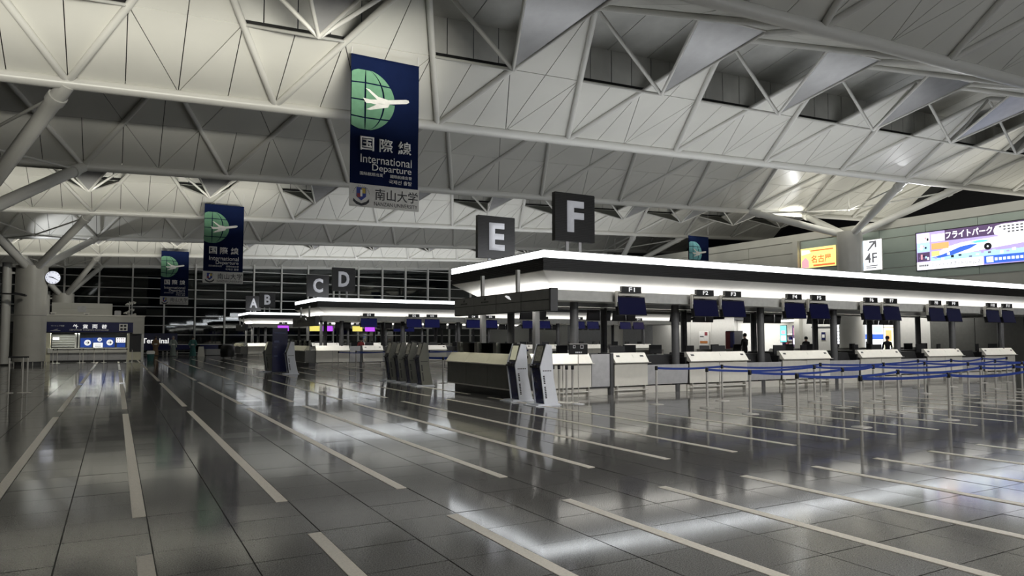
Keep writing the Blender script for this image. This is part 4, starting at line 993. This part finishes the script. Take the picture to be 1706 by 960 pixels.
# ================================================================== RIGHT WALL: PASSAGE LEVEL
def wseg(y0, y1, z0, z1, m_, nm='lower_wall', x=XW, th=.3): return part(nm, MB().box(x, x + th, y0, y1, z0, z1), m_, wall_right, world=True)
for k in range(4): wseg(37.75 + k * 2.3, 37.75 + (k + 1) * 2.3 - .02, 0, 3.2, M_WHITEWALL)
wseg(46.95, 60, 0, 3.2, M_GPANEL); wseg(60, 78, 0, 3.2, M_WHITEWALL)
wseg(29.45, 31.9, 0, 3.2, M_WHITEWALL); wseg(27.9, 28.75, 0, 3.2, M_GPANEL); wseg(23.25, 25.0, 0, 3.2, M_WHITEWALL); wseg(28.75, 29.45, 0, 3.2, M_DGREY)
for k in range(9): wseg(2 + k * 2.36, 2 + (k + 1) * 2.36 - .03, 0, 3.2, M_DPANEL, 'shutter_panel')
wseg(31.9, 37.75, 2.9, 3.2, M_DGREY, 'lintel'); wseg(25.0, 27.9, 2.75, 3.2, M_DGREY, 'lintel')
for (ya, yb, dpt) in ((31.9, 37.75, 6), (25.0, 27.9, 4)):
    part('shop_back', MB().box(XW + dpt, XW + dpt + .1, ya, yb, 0, 3.2), M_WHITEWALL, wall_right, world=True)
    part('shop_ceiling', MB().box(XW + .3, XW + dpt, ya, yb, 2.85, 2.95), M_WHITEWALL, wall_right, world=True)
    for yy in (ya, yb): part('shop_side', MB().box(XW + .3, XW + dpt, yy - .05, yy + .05, 0, 2.95), M_WHITEWALL, wall_right, world=True)
    area('shop_lamp', (XW + dpt / 2, (ya + yb) / 2, 2.8), (0, 0, -1), dpt - 1, yb - ya - .6, 230, (1, 1, 1))
    for k in range(3): part('shop_light', MB().box(XW + .8 + k * 1.3, XW + 1.0 + k * 1.3, ya + .3, yb - .3, 2.80, 2.84), em('shop_tube_light', (1, 1, 1), 3), wall_right, world=True)
def poster(name, label, cat, y0, y1, z0, z1, m_, patches, x=None, frame=M_BLACK):
    x = XW if x is None else x
    t = thing(name, label, cat, (x - .06, (y0 + y1) / 2, 0))
    part('frame', MB().box(x - .08, x - .03, y0 - .03, y1 + .03, z0 - .03, z1 + .03), frame, t, world=True)
    f = part('face', MB().box(x - .095, x - .08, y0, y1, z0, z1), m_, t, world=True)
    for (a, b, c, d, mm) in patches: part('printed_patch', MB().box(x - .105, x - .095, y0 + (y1 - y0) * (1 - b), y0 + (y1 - y0) * (1 - a), z0 + (z1 - z0) * c, z0 + (z1 - z0) * d), mm, f, world=True)
    if z0 < 1.2: part('stand', MB().box(x - .08, x - .03, y0, y1, 0, z0), M_DGREY, t, world=True)
poster('notice_board', 'white notice poster with an orange lower half on the white wall', 'poster', 40.3, 41.3, 1.0, 2.1, M_PRINT, ((.6, .9, .7, .95, M_CRESTR), (.1, .9, .15, .32, mat('orange_print', (.55, .2, .05), .6)), (.1, .5, .6, .66, M_INK)), frame=M_CREAM)
poster('lightbox_poster', 'turquoise lit poster at the edge of the shop opening', 'poster', 33.0, 33.5, 1.3, 2.42, E_T, ((.1, .9, .1, .4, E_W), (.2, .8, .5, .7, E_PK)))
poster('lightbox_poster', 'dark picture poster with a pink portrait left of the white wall', 'poster', 31.95, 32.5, 1.0, 2.4, E_PD, ((.2, .8, .55, .9, E_PK), (.1, .6, .1, .4, E_W)))
poster('flight_screen', 'bright white information screen in a black surround', 'screen', 28.85, 29.28, 1.2, 2.66, E_W, tuple((.1, .9, .08 + k * .15, .1 + k * .15, E_K) for k in range(6)))
poster('lightbox_poster', 'cream lit poster with a brown picture inside the right hand shop front', 'poster', 25.35, 25.95, .6, 2.2, E_YL, ((.2, .8, .5, .9, E_O), (.1, .9, .1, .3, E_W)))
poster('shop_panel', 'white lit panel with a bright blue sign in the right hand shop front', 'sign', 26.0, 27.25, .7, 2.6, E_W, ((0, 1, .42, .58, E_B), (.5, .95, .62, .85, E_LB), (.1, .4, .1, .35, E_K)))
poster('lightbox_poster', 'yellow lit poster at the left of the right hand shop front', 'poster', 27.35, 27.8, .9, 2.3, E_W, ((0, 1, 0, .4, E_Y), (0, 1, .75, .95, E_K), (0, 1, .5, .62, E_G)))
poster('wall_notice', 'small blue notice on the white wall right of the dark picture', 'notice', 29.95, 30.25, 1.45, 1.95, M_NAVY, ((.2, .8, .3, .7, M_PRINT),), frame=M_CREAM)
t = thing('wall_door', 'plain white service door with a dark header bar in the passage wall', 'door', (XW, 30.2, 0)); part('leaf', MB().box(XW - .05, XW - .02, 29.6, 30.9, 0, 2.2), M_WHITEWALL, t, world=True); part('header_bar', MB().box(XW - .1, XW - .02, 29.5, 31.0, 2.25, 2.32), M_DGREY, t, world=True); part('handle', MB().box(XW - .1, XW - .05, 30.7, 30.76, .95, 1.1), M_BLACK, t, world=True)
t = thing('vending_machine', 'dark red and black vending machine beside the shop opening', 'vending machine', (39.6, 37.3, 0)); part('cabinet', MB().box(39.25, 40.1, 36.85, 37.7, 0, 2.1), M_BLACK, t, world=True); part('front', MB().box(39.2, 39.25, 37.25, 37.68, .1, 2.05), mat('dark_red', (.12, .01, .01), .3), t, world=True); part('display', MB().box(39.19, 39.25, 36.87, 37.22, .9, 2.0), M_NAVY, t, world=True)
t = thing('display_shelf', 'pale display shelving inside the lit shop opening', 'shelf', (43.5, 34.5, 0))
part('back_panel', MB().box(43.4, 43.5, 33.4, 36.0, 0, 1.9), M_WHITEWALL, t, world=True)
for k in range(5): part('shelf_board', MB().box(42.9, 43.4, 33.4, 36.0, .2 + k * .4, .24 + k * .4), M_CREAM, t, world=True)
for k in range(24): 
    y_ = 33.55 + (k % 8) * .3; z_ = .25 + (k // 8) * .4 + .4
    tag(obj('boxed_goods', MB().box(-.12, .12, -.09, .09, 0, random.uniform(.12, .28)).mesh('boxed_goods', (M_NAVY, M_PRINT, M_CRESTR)[k % 3]), None, (43.1, y_, z_)), f'small {("navy", "white", "red")[k % 3]} box on the shop shelving, {ORD[7 - k % 8]} from the left on the {("lower", "middle", "upper")[k // 8]} board', 'box', 'boxed goods on the shop shelving')
poster('display_board', 'navy display board with white lines in the lit shop', 'board', 33.3, 34.1, .9, 2.0, M_NAVY, ((.1, .9, .8, .9, M_PRINT), (.1, .6, .5, .6, M_PRINT), (.2, .7, .2, .4, M_PRINT)), x=42.6, frame=M_PRINT)

# ================================================================== FAR END
t = thing('end_wall_sign', 'dark navy sign board reading Terminal low on the glazed end wall', 'sign', (3.4, 76.4, .3)); part('board', MB().box(-1.7, 1.9, -.05, .05, .1, 1.75), M_NAVY, t); part('post', MB().box(-1.5, -1.4, -.03, .03, -.3, .1), M_DGREY, t); part('post', MB().box(1.6, 1.7, -.03, .03, -.3, .1), M_DGREY, t)
text('sign_lettering', 'Terminal', t, (.0, -.052, 1.02), 2.3, .5, M_LETTERLIT, bold=.02)
for k in range(6):
    t = thing('waiting_bench', f'black waiting bench under the glazed end wall, {ORD[k]} from the left', 'bench', (3.6 + 2.1 * k, 72.4 + (k % 2) * .8, 0), 0, 'waiting benches under the end wall')
    part('seat', MB().box(-.8, .8, -.25, .25, .38, .46), M_BLACK, t); part('backrest', MB().prism([(-.8, .22, .5), (-.8, .34, .95), (-.8, .38, .95), (-.8, .27, .5)], (1.6, 0, 0)), M_NAVY, t)
    for sx in (-.6, .6): part('leg', MB().box(sx - .03, sx + .03, -.2, .25, 0, .38), M_STEEL, t)
t = thing('stage_platform', 'low pale platform on the floor left of the far counters', 'platform', (8.7, 70.3, 0)); part('deck', MB().box(-1.5, 1.8, -.8, .8, .05, .55), M_GPANEL, t); part('skirt', MB().box(-1.45, 1.75, -.75, .75, 0, .05), M_BLACK, t)
t = thing('easel_sign', 'small pale A-frame stand on the floor beside the platform', 'sign', (6.5, 66.5, 0)); part('front_leaf', MB().prism([(-.28, -.25, 0), (.28, -.25, 0), (.2, 0, .85), (-.2, 0, .85)], (0, .03, 0)), M_CREAM, t); part('rear_leaf', MB().prism([(-.28, .25, 0), (.28, .25, 0), (.2, 0, .85), (-.2, 0, .85)], (0, -.03, 0)), M_CREAM, t)
t = thing('covered_trolley', 'black covered trolley standing left of the far counter', 'trolley', (7.75, 59.6, 0)); part('cover', MB().lathe([(.5, .1), (.55, .5), (.5, .95), (.3, 1.05)], 14), M_BLACK, t); part('handle', MB().cyl((.45, 0, .8), (.75, 0, 1.05), .03, 8), M_STEEL, t)
for sx in (-.3, .3): part('wheel', MB().cyl((sx, -.04, .08), (sx, .04, .08), .08, 10), M_DGREY, t)
t = thing('bin', 'small teal and white bin beside the right end of the currency booth', 'bin', (2.15, 54.5, 0)); part('body', MB().lathe([(.2, 0), (.24, .5)], 14), mat('teal_plastic', (.02, .09, .085), .4), t); part('bag', MB().lathe([(.25, .48), (.27, .62), (.2, .7)], 14), M_PRINT, t)

# ================================================================== PEOPLE
def person(label, x, y, rot, skin, top, legs, hair, robe=None, h=1.68, sit=False, arms=(0.1, 0.1), group=None):
    t = thing('person', label, 'person', (x, y, 0), rot, group); s = h / 1.70
    V_ = []; E_ = []; R_ = []
    def v(p, r): V_.append((p[0] * s, p[1] * s, p[2] * s)); R_.append(r * s); return len(V_) - 1
    def chain(start, pts):
        a = start
        for (p, r) in pts: b = v(p, r); E_.append((a, b)); a = b
        return a
    pel = v((0, 0, .92), .135); ch = chain(pel, [((0, .0, 1.08), .12), ((0, .01, 1.28), .15), ((0, 0, 1.40), .11)])
    nk = chain(ch, [((0, -.01, 1.48), .055), ((0, -.02, 1.56), .08), ((0, -.02, 1.64), .085)])
    for sx, ar in zip((-1, 1), arms):
        e = chain(ch, [((sx * .17, 0, 1.39), .065), ((sx * .23, -.02 - ar * .2, 1.12), .048), ((sx * .22, -.10 - ar, .90 + ar * .3), .035), ((sx * .21, -.14 - ar * 1.1, .83 + ar * .35), .035)])
        hx, hy, hz = sx * .21, -.14 - ar * 1.1, .83 + ar * .35
        for k in range(4): chain(e, [((hx + (k - 1.5) * .02, hy - .02, hz - .045 - .008 * (1 - abs(k - 1.5))), .009), ((hx + (k - 1.5) * .022, hy - .035, hz - .085 - .01 * (1.5 - abs(k - 1.5))), .008)])
        chain(e, [((hx - sx * .035, hy - .03, hz - .01), .01), ((hx - sx * .045, hy - .05, hz - .04), .009)])
        chain(pel, [((sx * .095, 0, .84), .095), ((sx * .10, -.01, .48), .062), ((sx * .10, .02, .09), .042), ((sx * .11, -.11, .04), .035)])
    me = bpy.data.meshes.new('body'); me.from_pydata(V_, E_, []); o = obj('body', me, t)
    sk = o.modifiers.new('skin', 'SKIN'); 
    for i, d in enumerate(me.skin_vertices[0].data): d.radius = (R_[i], R_[i]); d.use_root = (i == 0)
    o.modifiers.new('sub', 'SUBSURF').levels = 1; o.modifiers['sub'].render_levels = 1
    # one skin for the figure; the material changes by height on the body itself
    m = bpy.data.materials.new('clothing'); m.use_nodes = True; nt = m.node_tree; b = nt.nodes['Principled BSDF']; b.inputs['Roughness'].default_value = .8
    tc = nt.nodes.new('ShaderNodeTexCoord'); sp = nt.nodes.new('ShaderNodeSeparateXYZ'); mr = nt.nodes.new('ShaderNodeMapRange'); mr.inputs[2].default_value = 2.0; rp = nt.nodes.new('ShaderNodeValToRGB'); rp.color_ramp.interpolation = 'CONSTANT'
    nt.links.new(tc.outputs['Object'], sp.inputs[0]); nt.links.new(sp.outputs[2], mr.inputs[0]); nt.links.new(mr.outputs[0], rp.inputs[0]); nt.links.new(rp.outputs[0], b.inputs['Base Color'])
    el = rp.color_ramp.elements; el[0].position = 0; el[0].color = (*[c * .4 for c in legs], 1); el[1].position = .045 * s; el[1].color = (*legs, 1)
    for p_, c in ((.46, top), (.735, skin)): q = el.new(p_ * s); q.color = (*c, 1)
    me.materials.append(m)
    hd = part('hair', MB().lathe([(.098 * s, 1.60 * s), (.108 * s, 1.66 * s), (.10 * s, 1.72 * s), (.06 * s, 1.765 * s), (.01, 1.775 * s)], 14, (0, .015, 0)), mat('hair_' + '%d' % int(hair * 1000), (hair, hair * .9, hair * .85), .7), t)
    fm = mat('skin_tone', (.45, .28, .2), .6)
    part('nose', MB().cyl((0, -.10 * s, 1.585 * s), (0, -.125 * s, 1.57 * s), .012, 6), fm, t)
    for sx in (-1, 1): part('ear', MB().cyl((sx * .085 * s, 0, 1.58 * s), (sx * .10 * s, 0, 1.58 * s), .022, 8), fm, t)
    for sx in (-1, 1): part('eye', MB().cyl((sx * .032 * s, -.094 * s, 1.61 * s), (sx * .032 * s, -.104 * s, 1.61 * s), .009, 8), M_INK, t)
    part('mouth', MB().box(-.022 * s, .022 * s, -.108 * s, -.098 * s, 1.535 * s, 1.542 * s), M_CRESTR, t)
    if robe:
        rm = mat('robe_' + '_'.join('%d' % int(c * 100) for c in robe), robe, .85)
        part('robe', MB().lathe([(.26, .06), (.22, .5), (.19, .95), (.165, 1.1), (.20, 1.3), (.13, 1.43), (.075, 1.47)], 18), rm, t)
        for sx in (-1, 1): part('sleeve', MB().cyl((sx * .16, 0, 1.38), (sx * .25, -.1, .98), .075, 12, .12), rm, t)
        part('sash', MB().lathe([(.185, .98), (.185, 1.08)], 18), M_PRINT, t)
SKIN = (.42, .27, .2)
person('person in a long brown robe standing left of the Terminal lettering', 3.2, 71.5, 0, SKIN, (.3, .2, .12), (.25, .17, .1), .03, robe=(.22, .14, .08))
person('person in a long pale grey robe, middle of three by the windows', 4.37, 67.5, .2, SKIN, (.35, .38, .36), (.3, .33, .3), .3, robe=(.24, .28, .26))
person('person in a long teal robe standing right of the other two robed figures', 5.68, 64.6, -.2, SKIN, (.05, .2, .2), (.2, .22, .2), .02, robe=(.06, .19, .18))
person('person in black seen from behind standing beyond the near island by the vending machine', 31.6, 28.9, math.pi, SKIN, (.01, .01, .012), (.01, .01, .012), .01, h=1.78)
person('person in dark clothes standing in front of the dark picture poster', 35.6, 27.9, -1.2, SKIN, (.012, .012, .015), (.012, .012, .015), .01, h=1.6, arms=(.2, .1))
person('person in a dark vest with bare arms beyond the near island at right', 35.2, 22.6, -1.2, SKIN, (.02, .02, .025), (.02, .02, .03), .02, h=1.62, arms=(.15, .25))
person('person in a red plaid top standing behind the middle island front counter', 12.55, 40.4, 0, SKIN, (.35, .05, .05), (.02, .02, .02), .015, h=1.55)

finish_texts()
